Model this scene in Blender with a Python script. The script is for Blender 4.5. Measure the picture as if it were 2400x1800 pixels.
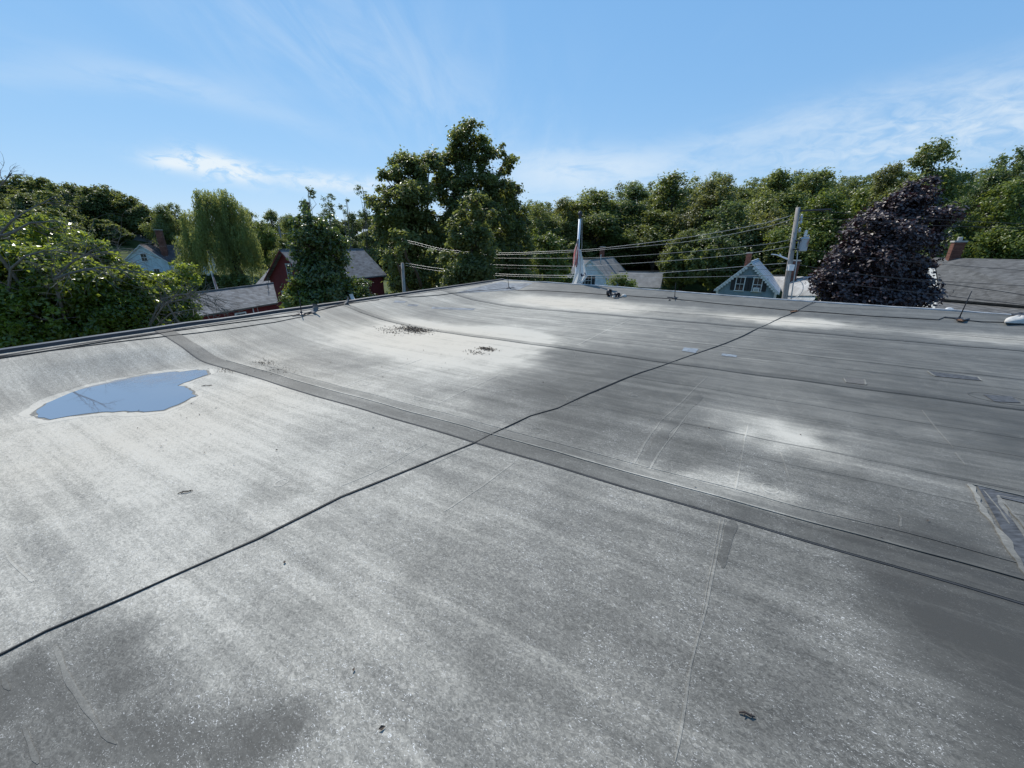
import bpy, math, random
import numpy as np
from mathutils import Vector, Matrix

# ------------------------------------------------------------------ scene, camera, light
for o in list(bpy.data.objects): bpy.data.objects.remove(o)
SC = bpy.context.scene
COL = SC.collection
rng = np.random.default_rng(11)
random.seed(11)

FPX, HOR, CZ = 890.0, 575.0, 1.7          # focal length and horizon row of the 2400x1800 photograph, eye height over the roof
PITCH = math.atan((900 - HOR) / FPX)
cam = bpy.data.cameras.new('camera')
cam.sensor_width = 36.0; cam.lens = 36.0 * FPX / 2400.0
cam.clip_start = 0.05; cam.clip_end = 3000
cam_o = bpy.data.objects.new('camera', cam); COL.objects.link(cam_o)
cam_o.location = (0, 0, CZ); cam_o.rotation_euler = (math.pi / 2 - PITCH, 0, 0)
SC.camera = cam_o

SUN_AZ, SUN_EL = -28.0, 50.0              # degrees, azimuth clockwise from +Y
sa, se = math.radians(SUN_AZ), math.radians(SUN_EL)
sun = bpy.data.lights.new('sun', 'SUN'); sun.energy = 5.0; sun.angle = math.radians(0.5); sun.color = (1.0, 0.955, 0.88)
sun_o = bpy.data.objects.new('sun', sun); COL.objects.link(sun_o)
sdir = Vector((math.sin(sa) * math.cos(se), math.cos(sa) * math.cos(se), math.sin(se)))
sun_o.rotation_euler = (-sdir).to_track_quat('-Z', 'Y').to_euler(); sun_o.location = (0, 0, 60)

SC.view_settings.view_transform = 'Standard'; SC.view_settings.look = 'None'
SC.view_settings.exposure = 0.0; SC.view_settings.gamma = 1.0
SC.view_settings.use_curve_mapping = False
SC.cycles.max_bounces = 6; SC.cycles.diffuse_bounces = 2; SC.cycles.glossy_bounces = 3
SC.cycles.transmission_bounces = 4; SC.cycles.transparent_max_bounces = 4

# ------------------------------------------------------------------ node helpers
class NT:
    def __init__(s, tree): s.t = tree; s.n = tree.nodes; s.l = tree.links
    def node(s, typ, **kw):
        n = s.n.new(typ)
        for k, v in kw.items(): setattr(n, k, v)
        return n
    def set(s, sock, v):
        if v is None: return
        if isinstance(v, bpy.types.NodeSocket): s.l.new(v, sock)
        else: sock.default_value = v
    def math(s, op, a, b=None, c=None, clamp=False):
        n = s.node('ShaderNodeMath', operation=op, use_clamp=clamp)
        s.set(n.inputs[0], a); s.set(n.inputs[1], b); s.set(n.inputs[2], c); return n.outputs[0]
    def vmath(s, op, a, b=None):
        n = s.node('ShaderNodeVectorMath', operation=op)
        s.set(n.inputs[0], a); s.set(n.inputs[1], b)
        return n.outputs['Value'] if op in ('DOT_PRODUCT', 'LENGTH') else n.outputs[0]
    def mix(s, f, a, b, blend='MIX'):
        n = s.node('ShaderNodeMix', data_type='RGBA', blend_type=blend)
        s.set(n.inputs[0], f); s.set(n.inputs[6], a); s.set(n.inputs[7], b); return n.outputs[2]
    def noise(s, vec, scale, detail=3.0, rough=0.55, dist=0.0):
        n = s.node('ShaderNodeTexNoise'); s.set(n.inputs['Vector'], vec)
        n.inputs['Scale'].default_value = scale; n.inputs['Detail'].default_value = detail
        n.inputs['Roughness'].default_value = rough; n.inputs['Distortion'].default_value = dist
        return n.outputs[0]
    def mapping(s, vec, scale=(1, 1, 1), rot=(0, 0, 0)):
        n = s.node('ShaderNodeMapping'); s.set(n.inputs[0], vec)
        n.inputs['Scale'].default_value = scale; n.inputs['Rotation'].default_value = rot; return n.outputs[0]
    def rng(s, v, a, b, c=0.0, d=1.0, smooth=False):
        n = s.node('ShaderNodeMapRange'); n.clamp = True
        if smooth: n.interpolation_type = 'SMOOTHSTEP'
        s.set(n.inputs[0], v)
        for i, q in enumerate((a, b, c, d)): n.inputs[i + 1].default_value = q
        return n.outputs[0]
    def bump(s, h, strength=0.3, dist=0.01):
        n = s.node('ShaderNodeBump'); s.set(n.inputs['Height'], h)
        n.inputs['Strength'].default_value = strength; n.inputs['Distance'].default_value = dist; return n.outputs[0]
    def attr(s, name):
        return s.node('ShaderNodeAttribute', attribute_name=name)

def rgb(r, g, b): return (r, g, b, 1.0)

def new_mat(name):
    m = bpy.data.materials.new(name); m.use_nodes = True
    nt = NT(m.node_tree); b = m.node_tree.nodes['Principled BSDF']
    return m, nt, b

def plain(name, col, rough=0.6, metal=0.0, var=0.25, scale=6.0, stretch=(1, 1, 1), spec=0.5, bump=0.0):
    """surface of one colour with a little grain and wear"""
    m, nt, b = new_mat(name)
    co = nt.node('ShaderNodeTexCoord').outputs['Object']
    n = nt.noise(nt.mapping(co, stretch), scale, 4.0)
    f = nt.rng(n, 0.3, 0.7, 1 - var, 1 + var)
    mul = nt.node('ShaderNodeVectorMath', operation='SCALE'); mul.inputs[0].default_value = col[:3]; nt.l.new(f, mul.inputs['Scale'])
    nt.l.new(mul.outputs[0], b.inputs['Base Color'])
    b.inputs['Roughness'].default_value = rough; b.inputs['Metallic'].default_value = metal
    b.inputs['Specular IOR Level'].default_value = spec
    if bump: nt.l.new(nt.bump(n, bump), b.inputs['Normal'])
    return m

def leaf_mat(name, dark, light, trans, rough=0.42, spec=0.45, tmix=0.35):
    m, nt, b = new_mat(name)
    a = nt.attr('tint').outputs['Fac']
    oi = nt.node('ShaderNodeObjectInfo').outputs['Random']
    f = nt.math('ADD', nt.math('MULTIPLY', a, 0.8), nt.math('MULTIPLY', oi, 0.25), clamp=True)
    c = nt.mix(f, rgb(*dark), rgb(*light))
    nt.l.new(c, b.inputs['Base Color'])
    b.inputs['Roughness'].default_value = rough; b.inputs['Specular IOR Level'].default_value = spec
    tr = nt.node('ShaderNodeBsdfTranslucent')
    nt.l.new(nt.mix(f, rgb(*[q * 0.7 for q in trans]), rgb(*trans)), tr.inputs['Color'])
    mx = nt.node('ShaderNodeMixShader'); mx.inputs[0].default_value = tmix
    nt.l.new(b.outputs[0], mx.inputs[1]); nt.l.new(tr.outputs[0], mx.inputs[2])
    nt.l.new(mx.outputs[0], m.node_tree.nodes['Material Output'].inputs['Surface'])
    return m

# ------------------------------------------------------------------ viewing geometry (places things from measurements in the photograph)
Fv = np.array([0, math.cos(PITCH), -math.sin(PITCH)]); Uv = np.array([0, math.sin(PITCH), math.cos(PITCH)]); Rv = np.array([1.0, 0, 0])
EYE = np.array([0, 0, CZ])
def ray(u, v): return Fv + (u - 1200) / FPX * Rv - (v - 900) / FPX * Uv
def Wp(u, v, Y):                     # the point seen at u, v that lies Y metres ahead
    d = ray(u, v); return EYE + d * (Y / d[1])
AX = math.radians(29.5)              # the building's axes: s along the left edge, t to the right
E2 = np.array([math.sin(AX), math.cos(AX), 0]); E1 = np.array([math.cos(AX), -math.sin(AX), 0])
def Pst(u, v, z=0.0):
    d = ray(u, v); q = EYE + d * ((z - CZ) / d[2]); return float(q @ E2), float(q @ E1)
def Wplane(u, v, s):                 # the point seen at u, v on the upright plane s = const
    d = ray(u, v); return EYE + d * ((s - EYE @ E2) / (d @ E2))
def depth(q): return float((np.asarray(q) - EYE) @ Fv)
def xyz(s, t, z): return E2 * s + E1 * t + np.array([0, 0, z])

# ------------------------------------------------------------------ world: sky with thin cirrus
W = bpy.data.worlds.new('World'); SC.world = W; W.use_nodes = True
wt = NT(W.node_tree); bg = W.node_tree.nodes['Background']
sky = wt.node('ShaderNodeTexSky', sky_type='NISHITA'); sky.sun_disc = False
sky.sun_elevation = se; sky.sun_rotation = sa
sky.altitude = 0; sky.air_density = 1.0; sky.dust_density = 0.0; sky.ozone_density = 4.0
SKY_STRENGTH = 0.125
# the camera's tone curve: compresses the bright side of the sky, the same everywhere
sky_in = wt.node('ShaderNodeSeparateXYZ'); sky_out = wt.node('ShaderNodeCombineXYZ')
hs = wt.node('ShaderNodeHueSaturation'); hs.inputs['Saturation'].default_value = 1.12
wt.l.new(sky.outputs[0], hs.inputs['Color']); wt.l.new(hs.outputs[0], sky_in.inputs[0])
for ch, (amp, gam) in enumerate(((0.625, 0.54), (0.73, 0.40), (0.925, 0.28))):
    k = wt.math('MULTIPLY', sky_in.outputs[ch], SKY_STRENGTH)
    k = wt.math('POWER', wt.math('MAXIMUM', k, 0.0001), gam)
    wt.l.new(wt.math('MULTIPLY', k, amp / SKY_STRENGTH), sky_out.inputs[ch])
dirn = wt.vmath('NORMALIZE', wt.node('ShaderNodeTexCoord').outputs['Generated'])
sep = wt.node('ShaderNodeSeparateXYZ'); wt.l.new(dirn, sep.inputs[0])
den = wt.math('ADD', wt.math('MAXIMUM', sep.outputs['Z'], 0.0), 0.12)
pc = wt.node('ShaderNodeCombineXYZ')
wt.l.new(wt.math('DIVIDE', sep.outputs['X'], den), pc.inputs[0]); wt.l.new(wt.math('DIVIDE', sep.outputs['Y'], den), pc.inputs[1])
streak = wt.noise(wt.mapping(pc.outputs[0], (2.2, 0.55, 1), (0, 0, 0.75)), 1.7, 7.0, 0.62, 0.9)
puff = wt.noise(wt.mapping(dirn, (1, 1, 3.2)), 9.0, 6.0, 0.6, 0.5)
wide = wt.noise(pc.outputs[0], 0.55, 3.0, 0.5)
puff2 = wt.noise(wt.mapping(dirn, (1, 1, 2.2)), 26.0, 5.0, 0.6, 0.8)
gen = wt.math('MULTIPLY', wt.rng(streak, 0.5, 0.85, 0, 0.08, True), wt.rng(wide, 0.48, 0.7, 0, 0.55, True))
total = gen
def cloud(u, v, ru, rv, ang, amt, tex, lo, hi):
    """one bank of cloud round the direction of u, v; ru, rv in pixels of arc, tilted by ang degrees"""
    global total
    c = ray(u, v); c = c / np.linalg.norm(c)
    dx = ray(u + 1, v); dx = dx / np.linalg.norm(dx) - c; dx /= np.linalg.norm(dx)
    dy = np.cross(c, dx); dy = dy if dy[2] < 0 else -dy
    k = FPX * 1.0
    nrm = np.linalg.norm(ray(u, v))
    a = math.radians(ang); ax = dx * math.cos(a) + dy * math.sin(a); ay = -dx * math.sin(a) + dy * math.cos(a)
    sx, sy = k * nrm / ru * 0.8, k * nrm / rv * 0.8
    rel = wt.vmath('SUBTRACT', dirn, tuple(c))
    x = wt.vmath('DOT_PRODUCT', rel, tuple(ax * sx)); y = wt.vmath('DOT_PRODUCT', rel, tuple(ay * sy))
    r2 = wt.math('ADD', wt.math('MULTIPLY', x, x), wt.math('MULTIPLY', y, y))
    g = wt.math('POWER', 2.718, wt.math('MULTIPLY', r2, -1.0))
    d = wt.math('MULTIPLY', wt.math('MULTIPLY', g, wt.rng(tex, lo, hi, 0, 1, True)), amt)
    total = wt.math('ADD', total, d)
cloud(780, 60, 380, 140, 22, 0.20, streak, 0.36, 0.76)
cloud(1000, 230, 380, 60, 28, 0.10, streak, 0.3, 0.7)
cloud(180, 178, 330, 26, 4, 0.16, puff, 0.2, 0.6)
cloud(510, 228, 220, 20, 17, 0.18, puff, 0.2, 0.6)
cloud(395, 381, 34, 13, 8, 0.75, puff2, 0.3, 0.55)
cloud(472, 384, 36, 20, 22, 0.8, puff2, 0.32, 0.55)
cloud(550, 398, 40, 18, 26, 0.8, puff2, 0.3, 0.55)
cloud(700, 418, 150, 16, 9, 0.42, puff2, 0.3, 0.66)
cloud(840, 432, 150, 15, 4, 0.4, puff2, 0.2, 0.66)
cloud(1370, 388, 190, 30, 1, 0.42, puff, 0.25, 0.6)
cloud(1330, 440, 260, 36, 0, 0.28, puff, 0.1, 0.6)
cloud(2080, 330, 330, 62, -12, 0.36, puff2, 0.22, 0.75)
cloud(2330, 275, 200, 60, -18, 0.34, puff2, 0.22, 0.75)
cloud(1900, 280, 300, 30, -14, 0.3, puff, 0.3, 0.7)
total = wt.math('MINIMUM', total, 0.92)
cl = wt.mix(total, sky_out.outputs[0], rgb(6.6, 7.3, 7.8))
wt.l.new(cl, bg.inputs['Color']); bg.inputs['Strength'].default_value = SKY_STRENGTH

# ------------------------------------------------------------------ object helpers
def tag(o, label=None, cat=None, group=None, kind=None):
    if label: o['label'] = label
    if cat: o['category'] = cat
    if group: o['group'] = group
    if kind: o['kind'] = kind
    return o

def empty(name, loc=(0, 0, 0), rz=0.0, label=None, cat=None, group=None):
    o = bpy.data.objects.new(name, None); COL.objects.link(o)
    o.location = loc; o.rotation_euler = (0, 0, rz); o.empty_display_size = 0.3
    return tag(o, label, cat, group)

def link(name, me, mat, parent=None, kind=None):
    o = bpy.data.objects.new(name, me); COL.objects.link(o)
    if mat is not None and len(me.materials) == 0: me.materials.append(mat)
    if parent: o.parent = parent
    if kind: o['kind'] = kind
    return o

class MB:
    """collects shapes, then links them as one mesh object"""
    def __init__(s): s.v = []; s.f = []
    def add(s, verts, faces):
        b = len(s.v); s.v += [tuple(map(float, q)) for q in verts]; s.f += [tuple(i + b for i in q) for q in faces]; return s
    def box(s, a, b):
        (x0, y0, z0), (x1, y1, z1) = a, b
        return s.add([(x0, y0, z0), (x1, y0, z0), (x1, y1, z0), (x0, y1, z0), (x0, y0, z1), (x1, y0, z1), (x1, y1, z1), (x0, y1, z1)],
                     [(0, 3, 2, 1), (4, 5, 6, 7), (0, 1, 5, 4), (1, 2, 6, 5), (2, 3, 7, 6), (3, 0, 4, 7)])
    def hexa(s, q):      # eight corners, bottom four then top four
        return s.add(q, [(0, 3, 2, 1), (4, 5, 6, 7), (0, 1, 5, 4), (1, 2, 6, 5), (2, 3, 7, 6), (3, 0, 4, 7)])
    def tube(s, pts, rad, n=6, caps=True):
        pts = [np.asarray(p, float) for p in pts]
        rad = [rad] * len(pts) if np.isscalar(rad) else rad
        b = len(s.v); m = len(pts); up = np.array([0, 0, 1.0])
        for i, p in enumerate(pts):
            d = pts[min(i + 1, m - 1)] - pts[max(i - 1, 0)]; d = d / (np.linalg.norm(d) + 1e-9)
            a = np.cross(d, up); 
            if np.linalg.norm(a) < 1e-3: a = np.cross(d, np.array([1.0, 0, 0]))
            a /= np.linalg.norm(a); c = np.cross(a, d)
            for k in range(n):
                w = 2 * math.pi * k / n
                s.v.append(tuple(p + rad[i] * (math.cos(w) * a + math.sin(w) * c)))
        for i in range(m - 1):
            for k in range(n):
                s.f.append((b + i * n + k, b + i * n + (k + 1) % n, b + (i + 1) * n + (k + 1) % n, b + (i + 1) * n + k))
        if caps:
            s.f.append(tuple(b + k for k in range(n))[::-1]); s.f.append(tuple(b + (m - 1) * n + k for k in range(n)))
        return s
    def lathe(s, c, prof, n=12):   # prof: (radius, z) pairs round a vertical axis at c
        return s.tube([(c[0], c[1], c[2] + z) for r, z in prof], [r for r, z in prof], n)
    def mesh(s, name):
        me = bpy.data.meshes.new(name); me.from_pydata(s.v, [], s.f); me.update(); return me
    def build(s, name, mat, parent=None, smooth=False, kind=None):
        me = s.mesh(name)
        if smooth: me.polygons.foreach_set('use_smooth', [True] * len(me.polygons))
        return link(name, me, mat, parent, kind)

def np_mesh(name, V, Q, mat, tint=None, smooth=False, attrs=None):
    """mesh from numpy arrays: V (n,3), Q (m,4) quads"""
    me = bpy.data.meshes.new(name)
    me.vertices.add(len(V)); me.vertices.foreach_set('co', np.ascontiguousarray(V, np.float32).ravel())
    k = Q.shape[1]
    me.loops.add(Q.size); me.loops.foreach_set('vertex_index', np.ascontiguousarray(Q, np.int32).ravel())
    me.polygons.add(len(Q)); me.polygons.foreach_set('loop_start', np.arange(0, Q.size, k, dtype=np.int32))
    me.polygons.foreach_set('use_smooth', np.full(len(Q), bool(smooth)))
    me.update(calc_edges=True)
    for nm, arr in ((attrs or {}) | ({'tint': tint} if tint is not None else {})).items():
        a = me.attributes.new(nm, 'FLOAT', 'POINT'); a.data.foreach_set('value', np.ascontiguousarray(arr, np.float32))
    if mat: me.materials.append(mat)
    return me

# ------------------------------------------------------------------ materials
M = {}
M['black_cable'] = plain('black_cable', (0.022, 0.021, 0.02), 0.6, var=0.5, scale=12, spec=0.35)
M['wire_bright'] = plain('weathered_wire', (0.33, 0.33, 0.32), 0.45, 0.3)
M['wire_dark'] = plain('dark_wire', (0.03, 0.03, 0.032), 0.5)
M['pole_wood'] = plain('pole_wood', (0.30, 0.275, 0.25), 0.85, var=0.35, scale=9, stretch=(3, 3, 0.25), spec=0.2)
M['bark'] = plain('bark', (0.085, 0.07, 0.055), 0.9, var=0.4, scale=5, stretch=(3, 3, 0.5), spec=0.2)
M['bark_grey'] = plain('grey_bark', (0.15, 0.14, 0.125), 0.9, var=0.35, scale=8, stretch=(2, 2, 0.7), spec=0.2)
M['white_paint'] = plain('white_paint', (0.62, 0.62, 0.60), 0.5, var=0.06)
M['white_metal'] = plain('white_metal', (0.72, 0.73, 0.75), 0.35, 0.2, var=0.08)
M['dark_metal'] = plain('dark_metal', (0.04, 0.04, 0.045), 0.45, 0.6)
M['rusty'] = plain('rusty_metal', (0.20, 0.105, 0.055), 0.8, 0.2, var=0.5, scale=30)
M['grey_metal'] = plain('grey_metal', (0.40, 0.42, 0.43), 0.45, 0.5, var=0.15)
M['edge_metal'] = plain('edge_metal', (0.045, 0.05, 0.06), 0.5, 0.2, var=0.3, scale=3)
M['edge_pale'] = plain('edge_pale', (0.42, 0.42, 0.42), 0.6, var=0.4, scale=4)
M['glass'] = plain('window_glass', (0.02, 0.023, 0.026), 0.06, var=0.1, spec=0.6)
M['shutter_black'] = plain('black_shutter', (0.02, 0.021, 0.024), 0.6)
M['asphalt'] = plain('asphalt', (0.05, 0.05, 0.052), 0.9, var=0.2, scale=14)
M['concrete'] = plain('concrete', (0.36, 0.35, 0.33), 0.9, var=0.15, scale=5)
M['building_wall'] = plain('building_wall', (0.3, 0.27, 0.24), 0.9, var=0.2, scale=3)
M['flap'] = plain('membrane_flap', (0.10, 0.10, 0.10), 0.7, var=0.3, scale=8)
M['pale_cloth'] = plain('pale_cloth', (0.48, 0.46, 0.42), 0.9, var=0.15, scale=10)
M['litter'] = plain('leaf_litter', (0.075, 0.058, 0.045), 0.9, var=0.5, scale=20, spec=0.2)
M['twig'] = plain('twig', (0.04, 0.03, 0.025), 0.9, var=0.4)

def lap_mat(name, col, pitch, line, axis_z=True, rough=0.7, var=0.15):
    """painted clapboard or shingle courses: fine relief bands and colour wear too small to model at this distance"""
    m, nt, b = new_mat(name)
    co = nt.node('ShaderNodeTexCoord').outputs['Object']
    s3 = nt.node('ShaderNodeSeparateXYZ'); nt.l.new(co, s3.inputs[0])
    z = nt.math('DIVIDE', s3.outputs['Z'], pitch)
    fr = nt.math('FRACT', z)
    ln = nt.math('LESS_THAN', fr, line)
    n = nt.noise(co, 1.6, 5.0); n2 = nt.noise(nt.mapping(co, (9, 9, 1.2)), 2.0, 3.0)
    row = nt.node('ShaderNodeTexWhiteNoise', noise_dimensions='3D')
    cell = nt.node('ShaderNodeCombineXYZ')
    nt.l.new(nt.math('FLOOR', nt.math('MULTIPLY', s3.outputs['X'], 2.6)), cell.inputs[0]); nt.l.new(nt.math('FLOOR', nt.math('MULTIPLY', s3.outputs['Y'], 2.6)), cell.inputs[1]); nt.l.new(nt.math('FLOOR', z), cell.inputs[2])
    nt.l.new(cell.outputs[0], row.inputs[0])
    f = nt.math('ADD', nt.rng(n, 0.3, 0.7, 1 - var, 1 + var), nt.math('MULTIPLY', nt.math('SUBTRACT', row.outputs[0], 0.5), var * (0 if axis_z else 1.6)))
    f = nt.math('MULTIPLY', f, nt.math('SUBTRACT', 1.0, nt.math('MULTIPLY', ln, 0.45)))
    mul = nt.node('ShaderNodeVectorMath', operation='SCALE'); mul.inputs[0].default_value = col; nt.l.new(f, mul.inputs['Scale'])
    nt.l.new(mul.outputs[0], b.inputs['Base Color']); b.inputs['Roughness'].default_value = rough
    b.inputs['Specular IOR Level'].default_value = 0.3
    nt.l.new(nt.bump(fr, 0.4, 0.015), b.inputs['Normal'])
    return m
M['white_clap'] = lap_mat('white_clapboard', (0.70, 0.71, 0.72), 0.13, 0.12)
M['blue_clap'] = lap_mat('blue_clapboard', (0.20, 0.265, 0.30), 0.13, 0.14)
M['paleblue_clap'] = lap_mat('pale_clapboard', (0.50, 0.60, 0.62), 0.15, 0.12)
M['red_clap'] = lap_mat('red_clapboard', (0.13, 0.018, 0.020), 0.15, 0.14)
M['grey_shingle'] = lap_mat('grey_shingle', (0.15, 0.152, 0.155), 0.10, 0.25, False, 0.85, 0.32)
M['grey_shingle_b'] = lap_mat('weathered_shingle', (0.095, 0.096, 0.096), 0.09, 0.2, False, 0.9, 0.28)
M['brown_shingle'] = lap_mat('brown_shingle', (0.10, 0.085, 0.085), 0.12, 0.2, False, 0.85, 0.25)
M['pale_roof'] = plain('weathered_metal_roof', (0.30, 0.295, 0.285), 0.75, 0.0, var=0.4, scale=1.2, stretch=(1, 1, 0.4))
M['white_roof'] = plain('white_ribbed_roof', (0.62, 0.65, 0.68), 0.45, 0.1, var=0.1)
M['grey_roof'] = plain('worn_grey_roof', (0.19, 0.185, 0.175), 0.85, var=0.3, scale=0.9)
M['shade_toned_siding'] = lap_mat('shade_toned_siding', (0.045, 0.05, 0.06), 0.13, 0.14)  # siding with the shade below the eaves painted into its colour
M['brick_red'] = lap_mat('chimney_brick', (0.16, 0.07, 0.05), 0.075, 0.2, False, 0.9, 0.3)

LEAF = {
 'wood':   leaf_mat('wood_leaf', (0.045, 0.068, 0.020), (0.175, 0.215, 0.070), (0.34, 0.38, 0.08), 0.43, 0.45, 0.42),
 'wood_dark': leaf_mat('dark_wood_leaf', (0.030, 0.055, 0.022), (0.125, 0.170, 0.062), (0.26, 0.33, 0.08), 0.43, 0.45, 0.4),
 'wood_olive': leaf_mat('olive_wood_leaf', (0.055, 0.068, 0.024), (0.20, 0.215, 0.075), (0.38, 0.39, 0.09), 0.43, 0.45, 0.42),
 'near':   leaf_mat('near_leaf', (0.045, 0.080, 0.014), (0.13, 0.19, 0.032), (0.42, 0.50, 0.06), 0.27, 0.65, 0.46),
 'cedar':  leaf_mat('shrub_leaf', (0.026, 0.046, 0.014), (0.095, 0.140, 0.036), (0.22, 0.30, 0.05), 0.28, 0.6, 0.3),
 'centre': leaf_mat('centre_leaf', (0.036, 0.052, 0.018), (0.135, 0.160, 0.050), (0.32, 0.36, 0.08), 0.42, 0.45, 0.42),
 'airy':   leaf_mat('airy_leaf', (0.08, 0.105, 0.045), (0.17, 0.21, 0.09), (0.2, 0.26, 0.08), 0.5, 0.3, 0.4),
 'bright': leaf_mat('bright_leaf', (0.075, 0.11, 0.024), (0.18, 0.22, 0.05), (0.28, 0.34, 0.05), 0.42, 0.4, 0.38),
 'willow': leaf_mat('willow_leaf', (0.11, 0.135, 0.045), (0.23, 0.26, 0.09), (0.44, 0.48, 0.13), 0.5, 0.3, 0.42),
 'maple':  leaf_mat('purple_leaf', (0.030, 0.019, 0.020), (0.085, 0.058, 0.058), (0.07, 0.02, 0.03), 0.48, 0.55, 0.14),
}

# ------------------------------------------------------------------ foliage
def unit(a): return a / (np.linalg.norm(a, axis=-1, keepdims=True) + 1e-9)

def leaves(C, N, A, L, Wd, fold=0.12):
    """diamond leaves: centres C, normals N, long axes A, lengths L, widths Wd -> verts, quads"""
    B = unit(np.cross(N, A)); A = unit(np.cross(B, N)); n = len(C)
    L = L[:, None]; Wd = Wd[:, None]
    V = np.empty((n, 4, 3))
    V[:, 0] = C - A * L / 2 - N * L * fold; V[:, 2] = C + A * L / 2 - N * L * fold
    V[:, 1] = C - B * Wd / 2 - A * L * 0.05; V[:, 3] = C + B * Wd / 2 - A * L * 0.05
    return V.reshape(-1, 3), np.arange(n * 4).reshape(n, 4)

def crown_arrays(lobes, n, size, seed, clump=0.34, gap=0.5, up=0.55, aspect=0.6, nclump=None, flat=0.75):
    """leaf quads for a crown of lobes (x, y, z, rx, ry, rz); returns V, Q, tint, clump centres"""
    r = np.random.default_rng(seed); lobes = np.asarray(lobes, float)
    area = (lobes[:, 3] * lobes[:, 5]) ** .7; area /= area.sum()
    nclump = nclump or int(12 * len(lobes))
    li = r.choice(len(lobes), nclump, p=area)
    d = unit(r.normal(size=(nclump, 3)) + np.array([0, 0, 0.25]))
    rad = gap + (1 - gap) * r.random(nclump) ** 0.6
    lb = lobes[li]; cc = lb[:, :3] + d * lb[:, 3:6] * rad[:, None]
    cr = lb[:, 3:6].mean(1) * clump * r.uniform(0.55, 1.35, nclump)
    wt_ = cr ** 2; wt_ /= wt_.sum()
    ci = r.choice(nclump, n, p=wt_)
    off = r.normal(size=(n, 3)) * 0.55; off[:, 2] *= flat
    C = cc[ci] + off * cr[ci][:, None]
    out = unit(0.6 * d[ci] + 0.7 * unit(off))
    N = unit(out * 0.55 + np.array([0, 0, up]) + r.normal(size=(n, 3)) * 0.42)
    A = unit(r.normal(size=(n, 3)) + np.array([0, 0, -0.4]))
    Ls = size * r.uniform(0.65, 1.3, n)
    V, Q = leaves(C, N, A, Ls, Ls * aspect)
    ct = r.random(nclump)
    tint = np.clip(0.55 * ct[ci] + 0.45 * r.random(n), 0, 1)
    return V, Q, np.repeat(tint, 4), cc, li

def curve_pts(a, b, sag, n=4, jit=0.0, r=None):
    a = np.asarray(a, float); b = np.asarray(b, float); o = []
    for i in range(n + 1):
        k = i / n; p = a + (b - a) * k; p[2] += sag * 4 * k * (1 - k)
        if r is not None and 0 < i < n: p = p + r.normal(size=3) * jit
        o.append(p)
    return o

def trunk_mb(base, top, r0, lobes, cc, li, seed, twigs=60):
    r = np.random.default_rng(seed + 5); t, b = MB(), MB()
    base = np.asarray(base, float); top = np.asarray(top, float)
    pts = curve_pts(base, top, 0, 6, r0 * 0.5, r)
    t.tube([base - [0, 0, 0.3]] + pts, [r0 * 1.5, r0 * 1.25] + list(np.linspace(r0, r0 * 0.28, 6)), 8)
    ln = np.linalg.norm(top - base)
    for i, lb in enumerate(lobes):
        c = np.asarray(lb[:3], float)
        k = np.clip(((c[2] - base[2]) / (top[2] - base[2] + 1e-6)) * 0.72 - 0.12, 0.22, 0.9)
        p = pts[int(k * 6)]
        b.tube(curve_pts(p, c, 0.06 * ln * r.uniform(-.3, 1), 4, 0.02 * ln, r), list(np.linspace(r0 * 0.42, r0 * 0.10, 5)), 5)
    for j in r.choice(len(cc), min(twigs, len(cc)), replace=False):
        c0 = np.asarray(lobes[li[j]][:3]); b.tube(curve_pts(c0, cc[j], 0.02 * ln * r.uniform(-1, 1), 3, 0.012 * ln, r), list(np.linspace(r0 * 0.13, r0 * 0.04, 4)), 4)
    return t, b

def make_tree(name, label, lobes, n, size, leaf, base, top, r0, seed, group=None, bark='bark', twigs=60, cat='tree', **kw):
    """a tree standing at base: trunk, branches, crown"""
    base = np.asarray(base, float)
    lobes = [(l[0] - base[0], l[1] - base[1], l[2] - base[2], l[3], l[4], l[5]) for l in lobes]
    V, Q, T, cc, li = crown_arrays(lobes, n, size, seed, **kw)
    root = empty(name, base, 0, label, cat, group)
    link('crown', np_mesh('crown', V, Q, LEAF[leaf], T), None, root)
    t, b = trunk_mb((0, 0, 0), np.asarray(top) - base, r0, lobes, cc, li, seed, twigs)
    t.build('trunk', M[bark], root, True); b.build('branches', M[bark], root, True)
    return root

def lob(u, v, r, Y, fy=1.0, fz=1.0):   # a lobe seen at u, v with radius r pixels, Y metres ahead
    q = Wp(u, v, Y); R = r * depth(q) / FPX; return (q[0], q[1], q[2], R, R * fy, R * fz)

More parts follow.
